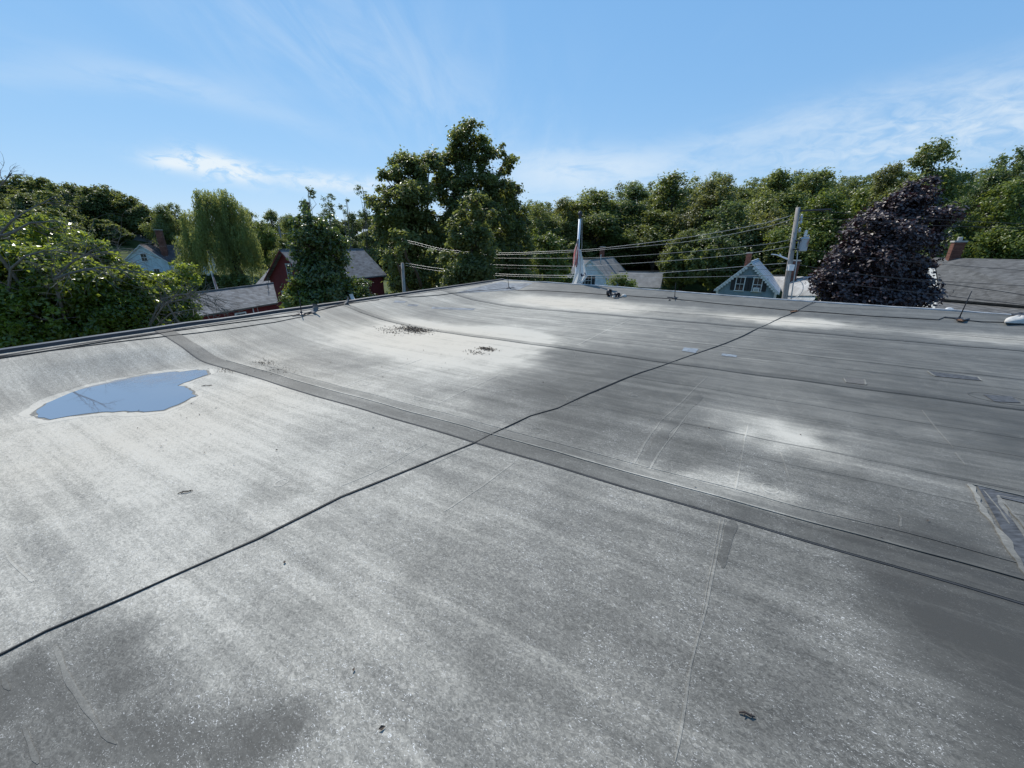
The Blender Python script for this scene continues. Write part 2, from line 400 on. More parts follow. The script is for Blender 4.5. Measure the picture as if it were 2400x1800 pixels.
# ------------------------------------------------------------------ terrain
ZG = -6.5
def smooth(a, b, x): k = np.clip((x - a) / (b - a), 0, 1); return k * k * (3 - 2 * k)
def ground_z(x, y):
    x = np.asarray(x, float); y = np.asarray(y, float)
    D = np.hypot(x, y); az = np.degrees(np.arctan2(x, y))
    valley = np.exp(-((az + 30) / 9.0) ** 2)
    hill = 0.27 * np.clip(D - 88, 0, 62) * (1 - 0.85 * valley) * smooth(115, 75, np.abs(az))
    return ZG + hill
def build_terrain():
    a = np.concatenate([np.linspace(-150, -42, 19), np.linspace(-40, 40, 21), np.linspace(42, 150, 19), np.linspace(160, 210, 6)])
    rr = np.concatenate([[0.5], np.linspace(8, 60, 14), np.linspace(66, 160, 24), [200, 300, 600, 1500]])
    Rr, Aa = np.meshgrid(rr, np.radians(a), indexing='ij')
    X, Y = Rr * np.sin(Aa), Rr * np.cos(Aa); Z = ground_z(X, Y) + np.where(Rr > 160, 0, 0)
    V = np.stack([X, Y, Z], -1).reshape(-1, 3); ni, nj = Rr.shape
    i, j = np.meshgrid(np.arange(ni - 1), np.arange(nj - 1), indexing='ij'); b = (i * nj + j).ravel()
    Q = np.stack([b, b + 1, b + nj + 1, b + nj], -1)[:, ::-1]
    m, nt, bs = new_mat('grass_ground')
    co = nt.node('ShaderNodeTexCoord').outputs['Object']
    f = nt.noise(co, 0.35, 6.0); g = nt.noise(co, 7.0, 3.0)
    c = nt.mix(nt.rng(f, 0.4, 0.62), rgb(0.045, 0.07, 0.02), rgb(0.09, 0.105, 0.035))
    c = nt.mix(nt.rng(g, 0.5, 0.8, 0, 0.5), c, rgb(0.10, 0.085, 0.055))
    nt.l.new(c, bs.inputs['Base Color']); bs.inputs['Roughness'].default_value = 0.95; bs.inputs['Specular IOR Level'].default_value = 0.15
    link('ground', np_mesh('ground', V, Q, m, smooth=True), None, None, 'structure')
build_terrain()

# street in front of the far edge, running along t, with kerbs, a sidewalk and a worn centre line
def st_sheet(name, s0, s1, t0, t1, z, mat, n=30, thick=0.0):
    mb = MB()
    for i in range(n):
        a, b = t0 + (t1 - t0) * i / n, t0 + (t1 - t0) * (i + 1) / n
        q = [xyz(s0, a, z), xyz(s0, b, z), xyz(s1, b, z), xyz(s1, a, z)]
        if thick: mb.hexa([p - np.array([0, 0, thick]) for p in q] + q)
        else: mb.add(q, [(0, 1, 2, 3)])
    return mb.build(name, mat, None, False, 'structure')
st_sheet('street', 19.2, 26.4, -36, 46, ZG + 0.03, M['asphalt'])
st_sheet('sidewalk', 15.2, 19.0, -36, 46, ZG + 0.14, M['concrete'], 30, 0.2)
st_sheet('kerb', 26.5, 26.8, -36, 46, ZG + 0.14, M['concrete'], 30, 0.2)
st_sheet('lane_marking', 22.75, 22.87, -36, 46, ZG + 0.034, plain('yellow_paint', (0.5, 0.36, 0.05), 0.8, var=0.3))
def road_far():
    mb = MB(); px = [(560, 676), (612, 672), (610, 652), (572, 650)]
    pts = [Wp(560, 690, 76), Wp(618, 690, 76), Wp(612, 660, 96), Wp(572, 656, 104)]
    q = [np.array([p[0], p[1], float(ground_z(p[0], p[1])) + 0.05]) for p in pts]
    e = [np.array([-36.0, 62, 0]), np.array([-28.0, 62, 0])]
    for p in e: p[2] = float(ground_z(p[0], p[1])) + 0.05
    mb.add([e[0], e[1], q[1], q[0]], [(0, 1, 2, 3)]); mb.add(q, [(0, 1, 2, 3)])
    mb.build('side_road', M['concrete'], None, False, 'structure')
road_far()

# ------------------------------------------------------------------ the flat roof we stand on
T_L, S_B, T_R = -8.4, -12.0, 17.0
PUD, PUD_Z = (1.62, -6.0, 1.08, 0.98, 0.0), 0.03
def s_far(t): return 13.26 - 0.092 * t
def zroof(s, t):
    s = np.asarray(s, float); t = np.asarray(t, float)
    xl = np.clip(-5.0 - t, 0, None)
    zl = np.interp(xl, [0, .5, 1.1, 1.9, 2.5, 2.95, 3.25, 3.4], [0, .010, .040, .115, .21, .31, .352, .357])
    xf = np.clip(s - (s_far(t) - 2.6), 0, None)
    zf = np.interp(xf, [0, .6, 1.2, 1.7, 2.2, 2.6], [0, .025, .085, .17, .285, .36]) * (1 - .24 * smooth(-5, 2.5, t))
    z = np.maximum(zl, zf)
    k = 1 - smooth(0.02, 0.2, z)
    und = 0.006 * np.sin(s * 1.9 + 0.7 * np.sin(t * 0.8)) * np.sin(t * 0.9 + 1.0) + 0.004 * np.sin(s * 4.1 + t * 0.6) + 0.003 * np.sin(t * 5.3 + s * 0.4)
    z = z + und * np.clip(k + 0.25, 0, 1)
    ca, sn = math.cos(PUD[4]), math.sin(PUD[4]); a = (s - PUD[0]) * ca + (t - PUD[1]) * sn; b = -(s - PUD[0]) * sn + (t - PUD[1]) * ca
    q = np.sqrt((a / PUD[2]) ** 2 + (b / PUD[3]) ** 2)
    w = smooth(1.75, 1.02, q)
    return z * (1 - w) + (PUD_Z - .005) * w

def Rst(u, v):
    """roof coordinates of the spot on the membrane seen at u, v"""
    z = 0.0
    for _ in range(14):
        s, t = Pst(u, v, z); z = 0.5 * z + 0.5 * float(zroof(min(s, s_far(t)), max(t, T_L)))
    return s, t
def dust_maps(s, t):
    """how much pale silt and dark damp lies where on the membrane (a stain map in roof coordinates)"""
    def blob(u, v, rs, rt, p=2.0, ang=0.0):
        cs, ct = Pst(u, v); ds, dt = s - cs, t - ct
        ca, sn = math.cos(ang), math.sin(ang); a = ds * ca + dt * sn; b = -ds * sn + dt * ca
        return np.exp(-((np.abs(a) / rs) ** p + (np.abs(b) / rt) ** p))
    wob = 0.12 * np.sin(17.0 * t - 9.0 * s) * np.sin(5 * s + 3 * t) + 0.22 * np.sin(2.3 * t + 1.1 * s) + 0.16 * np.sin(3.9 * s - 1.7 * t + 1.0) + 0.10 * np.sin(7.1 * t + 3.1 * s) + 0.07 * np.sin(11.3 * s + 5.0 * t)
    S, T = s + wob * 0.45, t + wob * 0.8
    s0, t0 = s, t; s, t = S, T
    d = 0.45 + 0.0 * s
    d = d + 0.29 * smooth(0.5, -4.0, t)                       # left field is silted, right field washed
    d = d - 0.14 * smooth(0.2, 2.6, t)
    d = d + 0.20 * blob(300, 990, 1.6, 2.2) + 0.04 * blob(700, 1010, 1.0, 2.0) + 0.12 * blob(560, 1330, 0.8, 1.2)
    # sharp-edged silt beds left by standing water
    d = d + 0.42 * blob(960, 785, 1.3, 2.4, 5) + 0.40 * blob(1170, 800, 1.1, 1.2, 5) + 0.14 * blob(1080, 860, 0.7, 1.2, 3)
    d = d - 0.17 * blob(1340, 880, 1.8, 1.2, 6) - 0.12 * blob(1480, 930, 1.7, 1.2, 4) - 0.14 * blob(1230, 930, 0.7, 0.8, 4)
    d = d - 0.20 * blob(740, 855, 0.55, 0.7, 4) - 0.15 * blob(1010, 745, 0.6, 1.5, 3) - 0.05 * blob(1750, 860, 1.4, 2.4, 3)
    d = d + 0.46 * blob(1330, 712, 1.0, 2.6, 3) + 0.44 * blob(1800, 750, 0.55, 1.5, 3) + 0.30 * blob(1950, 765, 0.45, 1.6, 3)
    d = d + 0.42 * blob(2350, 797, 0.5, 1.1, 3) + 0.38 * blob(1800, 1010, 0.38, 0.7, 2.5) + 0.22 * blob(1900, 1040, 0.35, 0.8, 2.5)
    d = d + 0.34 * blob(1620, 1130, 0.26, 0.5, 3) + 0.12 * blob(1500, 1120, 0.3, 0.5)
    d = d - 0.22 * blob(2350, 1500, 0.9, 0.5, 3) - 0.16 * blob(2350, 1000, 1.0, 0.9, 3) - 0.12 * blob(2100, 1250, 0.6, 0.7)
    d = d - 0.16 * blob(650, 1150, 0.16, 0.30, 2.5) - 0.26 * blob(370, 1740, 0.13, 0.17, 3) - 0.2 * blob(90, 1600, 0.28, 0.22, 3) - 0.12 * blob(30, 1290, 0.3, 0.5, 2)
    d = d + 0.05 * blob(1100, 1500, 0.7, 1.0) - 0.30 * blob(60, 1680, 0.34, 0.55, 3) - 0.10 * blob(330, 1770, .3, .5)
    d = d - 0.04 * blob(1250, 1450, 0.5, 0.6) - 0.1 * blob(1000, 1600, 0.15, 0.3)
    s, t = s0, t0
    d = d - 0.30 * smooth(0.65, 1.5, t) * smooth(3.2, 2.4, s) - 0.06 * smooth(-.5, .5, t) * smooth(3.2, 2.4, s)
    # the raised margins are cleaner, greyer membrane
    zz = np.maximum(smooth(-6.0, -7.4, t), smooth(-1.9, -0.9, s - s_far(t)))
    left = smooth(-6.0, -7.4, t)
    d = d * (1 - zz) + zz * (0.36 + 0.34 * left + 0.05 * np.sin(3 * s) * left)
    # fine damp drag lines along the sheets
    tan = 0.9 * blob(300, 900, 1.9, 2.4, 3) * (1 - blob(300, 900, 1.25, 1.7, 4)) + 0.6 * blob(960, 785, 1.3, 2.4, 3) + 0.6 * blob(1330, 712, 1.0, 2.6, 3) + 0.5 * blob(1800, 750, 0.6, 1.7) + 0.5 * blob(2350, 797, 0.5, 1.1)
    grit = smooth(5.5, 2.6, s) * smooth(3.0, 1.2, t) * (0.12 + 0.88 * smooth(0.05, 0.42, d))
    blue = smooth(0.5, 5.0, t) * 0.6 + 0.5 * zz * (1 - left)
    return np.clip(d, 0.02, 1.0), np.clip(tan, 0, 1), np.clip(grit, 0, 1), np.clip(blue, 0, 1)

def membrane_mat(name, strip=False):
    m, nt, b = new_mat(name)
    co = nt.node('ShaderNodeTexCoord').outputs['Object']
    sc = nt.mapping(co, (1, 1, 1), (0, 0, AX))     # x along t, y along s
    if strip: base = 0.22
    else: base = nt.attr('dust').outputs['Fac']
    drag = nt.noise(nt.mapping(sc, (0.22, 5.5, 1)), 1.6, 6.0, 0.65, 0.4)
    stria = nt.noise(nt.mapping(sc, (0.5, 26.0, 1)), 1.5, 4.0, 0.7, 0.6)
    drag2 = nt.noise(nt.mapping(sc, (0.10, 2.2, 1)), 1.9, 5.0, 0.6, 0.8)
    mot = nt.noise(sc, 1.7, 6.0, 0.62, 0.6)
    mid = nt.noise(nt.mapping(sc, (0.75, 1.2, 1)), 9.0, 5.0, 0.68, 0.6)
    fine = nt.noise(nt.mapping(sc, (0.8, 1.15, 1)), 62.0, 3.0, 0.65, 1.4)
    d = nt.math('ADD', base, nt.math('MULTIPLY', nt.math('SUBTRACT', mot, 0.5), 0.42 if not strip else 0.25))
    d = nt.math('ADD', d, nt.math('MULTIPLY', nt.math('SUBTRACT', drag, 0.5), 0.5))
    d = nt.math('ADD', d, nt.math('MULTIPLY', nt.math('SUBTRACT', drag2, 0.5), 0.44))
    d = nt.math('ADD', d, nt.math('MULTIPLY', nt.math('SUBTRACT', mid, 0.5), 0.30))
    d = nt.math('ADD', d, nt.math('MULTIPLY', nt.math('SUBTRACT', stria, 0.5), nt.math('MULTIPLY', nt.rng(drag2, 0.3, 0.65, 0.1, 1.0), 0.34)))
    tide = nt.math('ABSOLUTE', nt.math('SUBTRACT', nt.noise(sc, 0.9, 3.0, 0.5, 1.4), 0.5))
    d = nt.math('ADD', d, nt.math('MULTIPLY', nt.rng(tide, 0.0, 0.010, 1.0, 0.0, True), 0.06))
    gritv = nt.attr('grit').outputs['Fac'] if not strip else 0.2
    famp = nt.math('ADD', 0.20, nt.math('MULTIPLY', gritv, 0.95))
    d = nt.math('ADD', d, nt.math('MULTIPLY', nt.math('SUBTRACT', fine, 0.5), famp), clamp=True)
    cr = nt.node('ShaderNodeValToRGB'); nt.l.new(d, cr.inputs[0])
    e = cr.color_ramp.elements
    e[0].position = 0.0; e[0].color = rgb(0.055, 0.053, 0.047)
    e[1].position = 1.0; e[1].color = rgb(0.46, 0.432, 0.372)
    for p, c in ((0.25, (0.093, 0.090, 0.080)), (0.5, (0.160, 0.154, 0.136)), (0.75, (0.282, 0.268, 0.232))):
        q = e.new(p); q.color = rgb(*c)
    c = cr.outputs[0]
    if not strip:
        c = nt.mix(nt.math('MULTIPLY', nt.attr('tan').outputs['Fac'], 0.55), c, nt.mix(1.0, c, rgb(1.10, 0.98, 0.84), 'MULTIPLY'))
        c = nt.mix(nt.math('MULTIPLY', nt.attr('blue').outputs['Fac'], 0.8), c, nt.mix(1.0, c, rgb(0.93, 0.97, 1.03), 'MULTIPLY'))
    # pale flecks: sun glints on the worn surface, painted into its colour
    fl = nt.noise(nt.mapping(sc, (1.0, 1.7, 1)), 62.0, 1.5, 0.5, 2.2)
    flm = nt.math('MULTIPLY', nt.rng(fl, 0.63, 0.70), nt.math('MULTIPLY', nt.rng(mot, 0.35, 0.6), nt.math('ADD', 0.12, nt.math('MULTIPLY', gritv, 0.75))))
    c = nt.mix(flm, c, rgb(0.62, 0.61, 0.58))
    nt.l.new(c, b.inputs['Base Color'])
    nt.l.new(nt.math('ADD', nt.rng(mid, 0.3, 0.7, 0.60, 0.74), nt.math('MULTIPLY', base, 0.10)), b.inputs['Roughness'])
    b.inputs['Specular IOR Level'].default_value = 0.22
    h = nt.math('ADD', nt.math('MULTIPLY', fine, nt.math('ADD', 0.3, gritv)), nt.math('MULTIPLY', mid, 0.8))
    nt.l.new(nt.bump(h, 0.35, 0.004), b.inputs['Normal'])
    return m
M['membrane'] = membrane_mat('roof_membrane')
M['strip'] = membrane_mat('seam_membrane', True)
M['chalk'] = plain('sealant_line', (0.36, 0.355, 0.33), 0.85, var=0.45, scale=14, spec=0.2)
M['chalk_faint'] = plain('worn_sealant_line', (0.235, 0.235, 0.225), 0.85, var=0.5, scale=9, spec=0.2)
M['dark_line'] = plain('lap_edge', (0.035, 0.036, 0.038), 0.75, var=0.3, scale=4, spec=0.3)
M['patch_blue'] = plain('pale_patch', (0.19, 0.215, 0.24), 0.75, var=0.35, scale=12, spec=0.2)
M['patch_dark'] = plain('dark_patch', (0.072, 0.076, 0.082), 0.8, var=0.55, scale=11, stretch=(1, 3, 1), spec=0.12)
M['patch_pale'] = plain('pale_membrane', (0.19, 0.20, 0.21), 0.8, var=0.35, scale=5, spec=0.2)
M['patch_brown'] = plain('brown_patch', (0.095, 0.088, 0.078), 0.75, var=0.3, scale=12)

BLD = empty('flat_roofed_building', (0, 0, 0), 0, 'flat roofed building whose worn grey membrane roof fills the foreground', 'building')
def build_roof():
    sv = np.unique(np.round(np.concatenate([np.arange(S_B, -1, .5), np.arange(-1, 7, .045), np.arange(7, 10.5, .08), np.arange(10.5, 13.26, .1), [13.26]]), 4))
    tv = np.unique(np.round(np.concatenate([np.arange(T_L, -6, .06), np.arange(-6, 4, .045), np.arange(4, 8, .09), np.arange(8, T_R, .4), [T_R]]), 4))
    Sg, Tg = np.meshgrid(sv, tv, indexing='ij')
    Sg = Sg + (s_far(Tg) - 13.26) * smooth(8.0, 13.26, Sg)
    Z = zroof(Sg, Tg)
    P = Sg[..., None] * E2 + Tg[..., None] * E1; P[..., 2] = Z
    ni, nj = Sg.shape; i, j = np.meshgrid(np.arange(ni - 1), np.arange(nj - 1), indexing='ij'); b = (i * nj + j).ravel()
    Q = np.stack([b, b + 1, b + nj + 1, b + nj], -1)
    d, tn, g, bl = dust_maps(Sg, Tg)
    me = np_mesh('membrane', P.reshape(-1, 3), Q, M['membrane'], smooth=True, attrs={'dust': d.ravel(), 'tan': tn.ravel(), 'grit': g.ravel(), 'blue': bl.ravel()})
    link('membrane', me, None, BLD)
    # walls
    mb = MB(); c = [(S_B, T_L - .02), (S_B, T_R), (s_far(T_R) + .02, T_R), (s_far(T_L) + .02, T_L - .02)]
    for k in range(4):
        a, bb = c[k], c[(k + 1) % 4]
        za, zb = float(zroof(*a)) - .03, float(zroof(*bb)) - .03
        mb.add([xyz(a[0], a[1], ZG - .5), xyz(bb[0], bb[1], ZG - .5), xyz(bb[0], bb[1], zb), xyz(a[0], a[1], za)], [(0, 1, 2, 3)])
    mb.build('wall', M['building_wall'], BLD)
build_roof()

def on_roof(s, t, lift=0.0): return xyz(s, t, float(zroof(s, t)) + lift)
def resample(pts, step):
    out = []
    for (a, b) in zip(pts[:-1], pts[1:]):
        a, b = np.asarray(a, float), np.asarray(b, float); n = max(1, int(np.linalg.norm(b - a) / step))
        out += [a + (b - a) * k / n for k in range(n)]
    return out + [np.asarray(pts[-1], float)]
def ribbon(name, pts, width, mat, lift=0.004, thick=0.003, step=0.12, jit=0.0, seed=0, parent=BLD, wvar=0.0, shift=0.0, mul=None):
    """a thin raised strip of membrane or sealant following the roof surface; pts in roof (s, t).
    With the membrane material it is as silted as the roof round it, shifted paler or darker."""
    r = np.random.default_rng(seed); p = resample(pts, step); n = len(p)
    nc = 1 if width < .06 else 4
    ns = r.normal(size=n); wn = r.uniform(-1, 1, n)
    for _ in range(2): ns[1:-1] = (ns[:-2] + ns[1:-1] + ns[2:]) / 3; wn[1:-1] = (wn[:-2] + wn[1:-1] + wn[2:]) / 3
    st, vv = [], []
    for i, q in enumerate(p):
        d = p[min(i + 1, n - 1)] - p[max(i - 1, 0)]; d /= np.linalg.norm(d) + 1e-9; nn = np.array([-d[1], d[0]])
        w = width * (1 + 1.5 * wvar * wn[i]) * (0.35 if i in (0, n - 1) and wvar else 1); off = ns[i] * jit * 1.6
        a, b = q + nn * (w / 2 + off), q - nn * (w / 2 - off)
        row = [(a, lift - thick - .004)] + [(a + (b - a) * e / nc, lift) for e in range(nc + 1)] + [(b, lift - thick - .004)]
        st += [q_ for q_, _ in row]; vv += [on_roof(q_[0], q_[1], l_) for q_, l_ in row]
    k = nc + 3
    ff = np.array([(i * k + e, i * k + e + 1, i * k + k + e + 1, i * k + k + e) for i in range(n - 1) for e in range(k - 1)])
    attrs = None
    if mat is M['membrane']:
        st = np.array(st); d, tn, g, bl = dust_maps(st[:, 0], st[:, 1])
        attrs = dict(dust=np.clip(d * (mul or (0.75 if shift < 0 else 1)) + shift, 0.03, 1), tan=tn, grit=g * .5, blue=bl)
    return link(name, np_mesh(name, np.array(vv), ff, mat, attrs=attrs), None, parent)

def px(*q): return [Rst(*p) for p in q]
# lapped seams along the sheets
def sline(s, t0, t1): return [(s, t0), (s, t1)]
MEM = M['membrane']
ribbon('seam_strip', sline(2.615, T_L + .12, 16.9), 0.19, MEM, 0.006, 0.005, shift=-.02, mul=.56)
ribbon('lap_edge', sline(2.512, T_L + .12, 16.9), 0.013, M['dark_line'], 0.004, 0.002)
ribbon('seam_strip', sline(2.80, -5.6, 16.9), 0.13, MEM, 0.003, 0.002, shift=-.03, mul=.8)
ribbon('sealant_line', sline(2.735, -6.6, 9.0), 0.013, MEM, 0.0075, 0.001, .08, .003, 3, BLD, .5, .10)
ribbon('sealant_line', sline(2.89, -6.0, 5.0), 0.010, MEM, 0.004, 0.001, .08, .004, 4, BLD, .5, .08)
for sA in (6.05, 9.75):
    ribbon('lap_edge', sline(sA, T_L + .12, 16.9), 0.016, MEM, 0.004, 0.002, .12, .002, int(sA), BLD, .3, -.12, .6)
    ribbon('seam_strip', sline(sA + .10, T_L + .12, 16.9), 0.15, MEM, 0.0042, 0.003, shift=-.03, mul=.75)
ribbon('lap_edge', [(7.6, -1.0), (7.55, 12)], 0.016, MEM, 0.003, .001, shift=-.06)
ribbon('lap_edge', [(11.0, -3.0), (10.7, 12)], 0.02, MEM, 0.003, .001, shift=-.07)
for k, (sA, ta, tb_) in enumerate([(5.1, -1, 6), (4.6, 0.2, 5), (3.9, -.2, 4), (3.5, 0.3, 4.5), (7.0, -3, 7), (8.3, -2, 9), (8.9, -4, 8), (10.3, -4, 8)]):
    ribbon('drag_line', [(sA, ta), (sA + .03, tb_)], .02 + .012 * (k % 3), MEM, .0016, .0005, .12, .004, 200 + k, BLD, .6, (-.035, .045)[k % 2])
# cross seams
for k, (pts, w, mt) in enumerate([
    (px((1697, 1215), (1655, 1420), (1618, 1560), (1585, 1790)), 0.010, 'chalk_faint'),
    (px((1688, 1218), (1645, 1440)), 0.006, 'chalk_faint'),
    (px((1487, 1089), (1510, 1040), (1545, 990), (1600, 940), (1660, 880)), 0.014, 'chalk_faint'),
    (px((1512, 1120), (1545, 1060), (1580, 1015), (1612, 970)), 0.012, 'chalk_faint'),
    (px((1024, 947), (1075, 922), (1120, 902), (1172, 878)), 0.018, 'chalk_faint'),
    (px((800, 910), (860, 885), (930, 862), (988, 842)), 0.020, 'chalk_faint'),
    (px((1353, 809), (1420, 775), (1487, 744)), 0.035, 'chalk_faint'),
    (px((1755, 992), (1745, 1030), (1735, 1090), (1723, 1149)), 0.012, 'chalk_faint'),
    (px((800, 1140), (870, 1110), (920, 1085), (1000, 1040)), 0.010, 'chalk_faint'),
    (px((1040, 1200), (1130, 1140), (1205, 1085)), 0.012, 'chalk_faint'),
    (px((1830, 1060), (1850, 1120)), 0.010, 'chalk_faint'),
    (px((2160, 960), (2200, 1010), (2235, 1050)), 0.010, 'chalk_faint'),
    (px((2240, 1060), (2262, 1090)), 0.010, 'chalk_faint'),
    (px((1010, 1090), (1110, 1045)), 0.010, 'chalk_faint'),
    (px((1310, 1045), (1400, 1070), (1480, 1095), (1560, 1125)), 0.010, 'chalk_faint')]):
    ribbon('sealant_line', pts, w, MEM, 0.0022, 0.001, 0.06, w * 0.15, 20 + k, wvar=0.5, shift=.13)
ribbon('seam_strip', px((1718, 1218), (1703, 1275), (1690, 1330)), 0.05, MEM, 0.002, 0.001, 0.04, 0.004, 5, BLD, .35, -.05)
ribbon('seam_strip', px((1505, 1095), (1560, 1010), (1640, 925)), 0.10, MEM, 0.002, 0.001, 0.06, 0.006, 6, BLD, .3, -.03, .9)
# wavy tide lines and scars
for k, pts in enumerate([
    px((1318, 955), (1330, 935), (1310, 915), (1280, 905), (1250, 900)), px((1140, 950), (1150, 930), (1160, 920), (1190, 915), (1240, 910)),
    px((1330, 950), (1360, 950), (1380, 955)), px((1700, 1060), (1690, 1045), (1660, 1020), (1640, 1005)),
    px((1140, 955), (1170, 975), (1220, 985), (1280, 1010)), px((1345, 820), (1350, 830), (1345, 840)),
    px((128, 1510), (140, 1550), (165, 1600), (190, 1640), (215, 1680), (245, 1720), (272, 1745)),
    px((8, 1290), (30, 1320), (55, 1345), (75, 1365)), px((60, 1700), (75, 1750), (90, 1790)), px((10, 1590), (20, 1620))]):
    ribbon('scar_line', pts, 0.010 if k < 6 else 0.013, MEM, 0.0018, 0.0006, 0.03, 0.002, 60 + k, wvar=0.7, shift=.13 if k < 6 else .08)
# rings where fixings show through
def ring(u, v, r, shift=.12, squash=0.85):
    cs, ct = Rst(u, v); pts = [(cs + r * math.sin(a), ct + r * squash * math.cos(a)) for a in np.linspace(0, 2 * math.pi, 15)]
    ribbon('fixing_ring', pts, 0.012, MEM, 0.002, 0.001, 0.03, 0.002, int(u), wvar=0.6, shift=shift)
for u, v, r in ((857, 900, .06), (978, 935, .06), (960, 1055, .05), (1485, 925, .06), (1345, 932, .05), (1110, 885, .06), (660, 1131, .05), (1805, 1145, .06), (1255, 1010, .06)):
    ring(u, v, r)

# patches
def patch(name, quad, mat, lift=0.006, outline=None, ow=0.02, label=None):
    q = [np.array(Rst(*p)) for p in quad]; n = 8; vv, ff = [], []
    for i in range(n + 1):
        for j in range(n + 1):
            a, b = i / n, j / n
            p = (q[0] * (1 - a) + q[1] * a) * (1 - b) + (q[3] * (1 - a) + q[2] * a) * b
            vv.append(on_roof(p[0], p[1], lift))
    for i in range(n):
        for j in range(n): k = i * (n + 1) + j; ff.append((k, k + n + 1, k + n + 2, k + 1))
    edge = [i * (n + 1) for i in range(n + 1)]
    o = MB().add(vv, ff).build(name, mat, BLD)
    if label: o['label'] = label
    if outline:
        for (a, b) in outline: ribbon('sealant_line', [q[a], q[b]], ow, MEM, lift + .002, 0.002, 0.04, ow * .25, int(quad[0][0]) + a, wvar=0.8, shift=.22)
    return o
patch('patch', [(1603, 815), (1637, 818), (1630, 828), (1598, 823)], M['patch_blue'], label='pale blue patch beside the diagonal cable')
patch('patch', [(1692, 829), (1727, 833), (1726, 838), (1690, 834)], M['patch_blue'], label='narrow pale blue patch right of the diagonal cable')
patch('patch', [(1978, 886), (2025, 890), (2031, 903), (1982, 897)], M['patch_brown'], outline=[(0, 3), (1, 2)], ow=0.018, label='small brown patch with pale sealed ends')
patch('patch', [(2172, 870), (2290, 884), (2300, 893), (2190, 882)], M['patch_dark'], outline=[(0, 1), (1, 2), (3, 0)], ow=0.016, label='long dark patch outlined in pale sealant')
patch('patch', [(2303, 925), (2370, 930), (2392, 945), (2330, 942)], M['patch_dark'], label='dark oval looking patch at the right edge')
ring(2345, 935, 0.2, -.2, 1.3)
patch('patch', [(2290, 1140), (2330, 1150), (2440, 1330), (2400, 1345)], M['patch_dark'], label='long dark repair strip with thick pale sealant edges')
patch('patch', [(2320, 1150), (2420, 1172), (2420, 1185), (2325, 1163)], M['patch_dark'])
for k, (pts, w) in enumerate([(px((2271, 1134), (2330, 1148), (2420, 1168)), 0.010), (px((2273, 1136), (2290, 1170), (2320, 1215), (2360, 1270), (2400, 1330), (2425, 1375)), 0.030), (px((2330, 1160), (2360, 1205), (2410, 1265)), 0.016),
                              (px((2340, 1165), (2380, 1210), (2420, 1255)), 0.014), (px((2305, 1150), (2340, 1195), (2365, 1230)), 0.008), (px((2340, 1163), (2420, 1178)), 0.008)]):
    ribbon('sealant_line', pts, w * .9, MEM, 0.008, 0.002, 0.025, w * 0.3, 90 + k, wvar=0.8, shift=.24 if k < 2 else .12)
ribbon('chalk_mark', px((2110, 1235), (2113, 1215), (2106, 1207)), 0.012, MEM, 0.002, 0.001, 0.02, .002, 7, BLD, .6, .2)
ribbon('chalk_mark', px((2113, 1207), (2126, 1213)), 0.012, MEM, 0.002, 0.001, 0.02, .002, 8, BLD, .6, .2)
# pale corner piece and faint patches at the far corner
patch('patch', [(1176, 660), (1250, 664), (1190, 681), (1062, 688)], M['patch_pale'], lift=0.006, label='pale membrane piece at the far corner')
for k, (u, v, w) in enumerate([(1040, 722, 26), (1085, 724, 30), (940, 707, 14), (970, 715, 12)]):
    patch('patch', [(u - w, v - 3), (u + w, v - 1), (u + w - 6, v + 3), (u - w - 4, v + 2)], M['patch_pale'], lift=0.003)

# gravel stop along the left edge, drip edge along the far edge
def edge_bar(name, pts, w_in, w_out, z_lo, z_hi, mat, jit=0.0, seed=0):
    r = np.random.default_rng(seed); mb = MB(); pp = resample(pts, 0.5)
    prev = None
    for i in range(len(pp)):
        d = np.asarray(pts[-1], float) - np.asarray(pts[0], float); d /= np.linalg.norm(d); nn = np.array([-d[1], d[0]])
        a, b = pp[i] + nn * w_in, pp[i] + nn * w_out; z = float(zroof(*pp[i])); jz = r.normal() * jit
        sec = [xyz(a[0], a[1], z + z_lo), xyz(b[0], b[1], z + z_lo), xyz(b[0], b[1], z + z_hi + jz), xyz(a[0], a[1], z + z_hi + jz)]
        if prev is not None: mb.hexa([prev[0], prev[1], sec[1], sec[0], prev[3], prev[2], sec[2], sec[3]])
        prev = sec
    return mb.build(name, mat, BLD)
edge_bar('edge_trim', [(S_B, T_L), (s_far(T_L), T_L)], -0.02, 0.10, -0.22, 0.045, M['edge_metal'], 0.004, 1)
edge_bar('edge_trim', [(s_far(T_L), T_L), (s_far(T_R), T_R)], 0.0, 0.08, -0.18, 0.012, M['edge_pale'], 0.006, 2)
ribbon('lap_edge', [(S_B, T_L + .22), (12.9, T_L + .22)], 0.035, M['dark_line'], 0.006, 0.004)

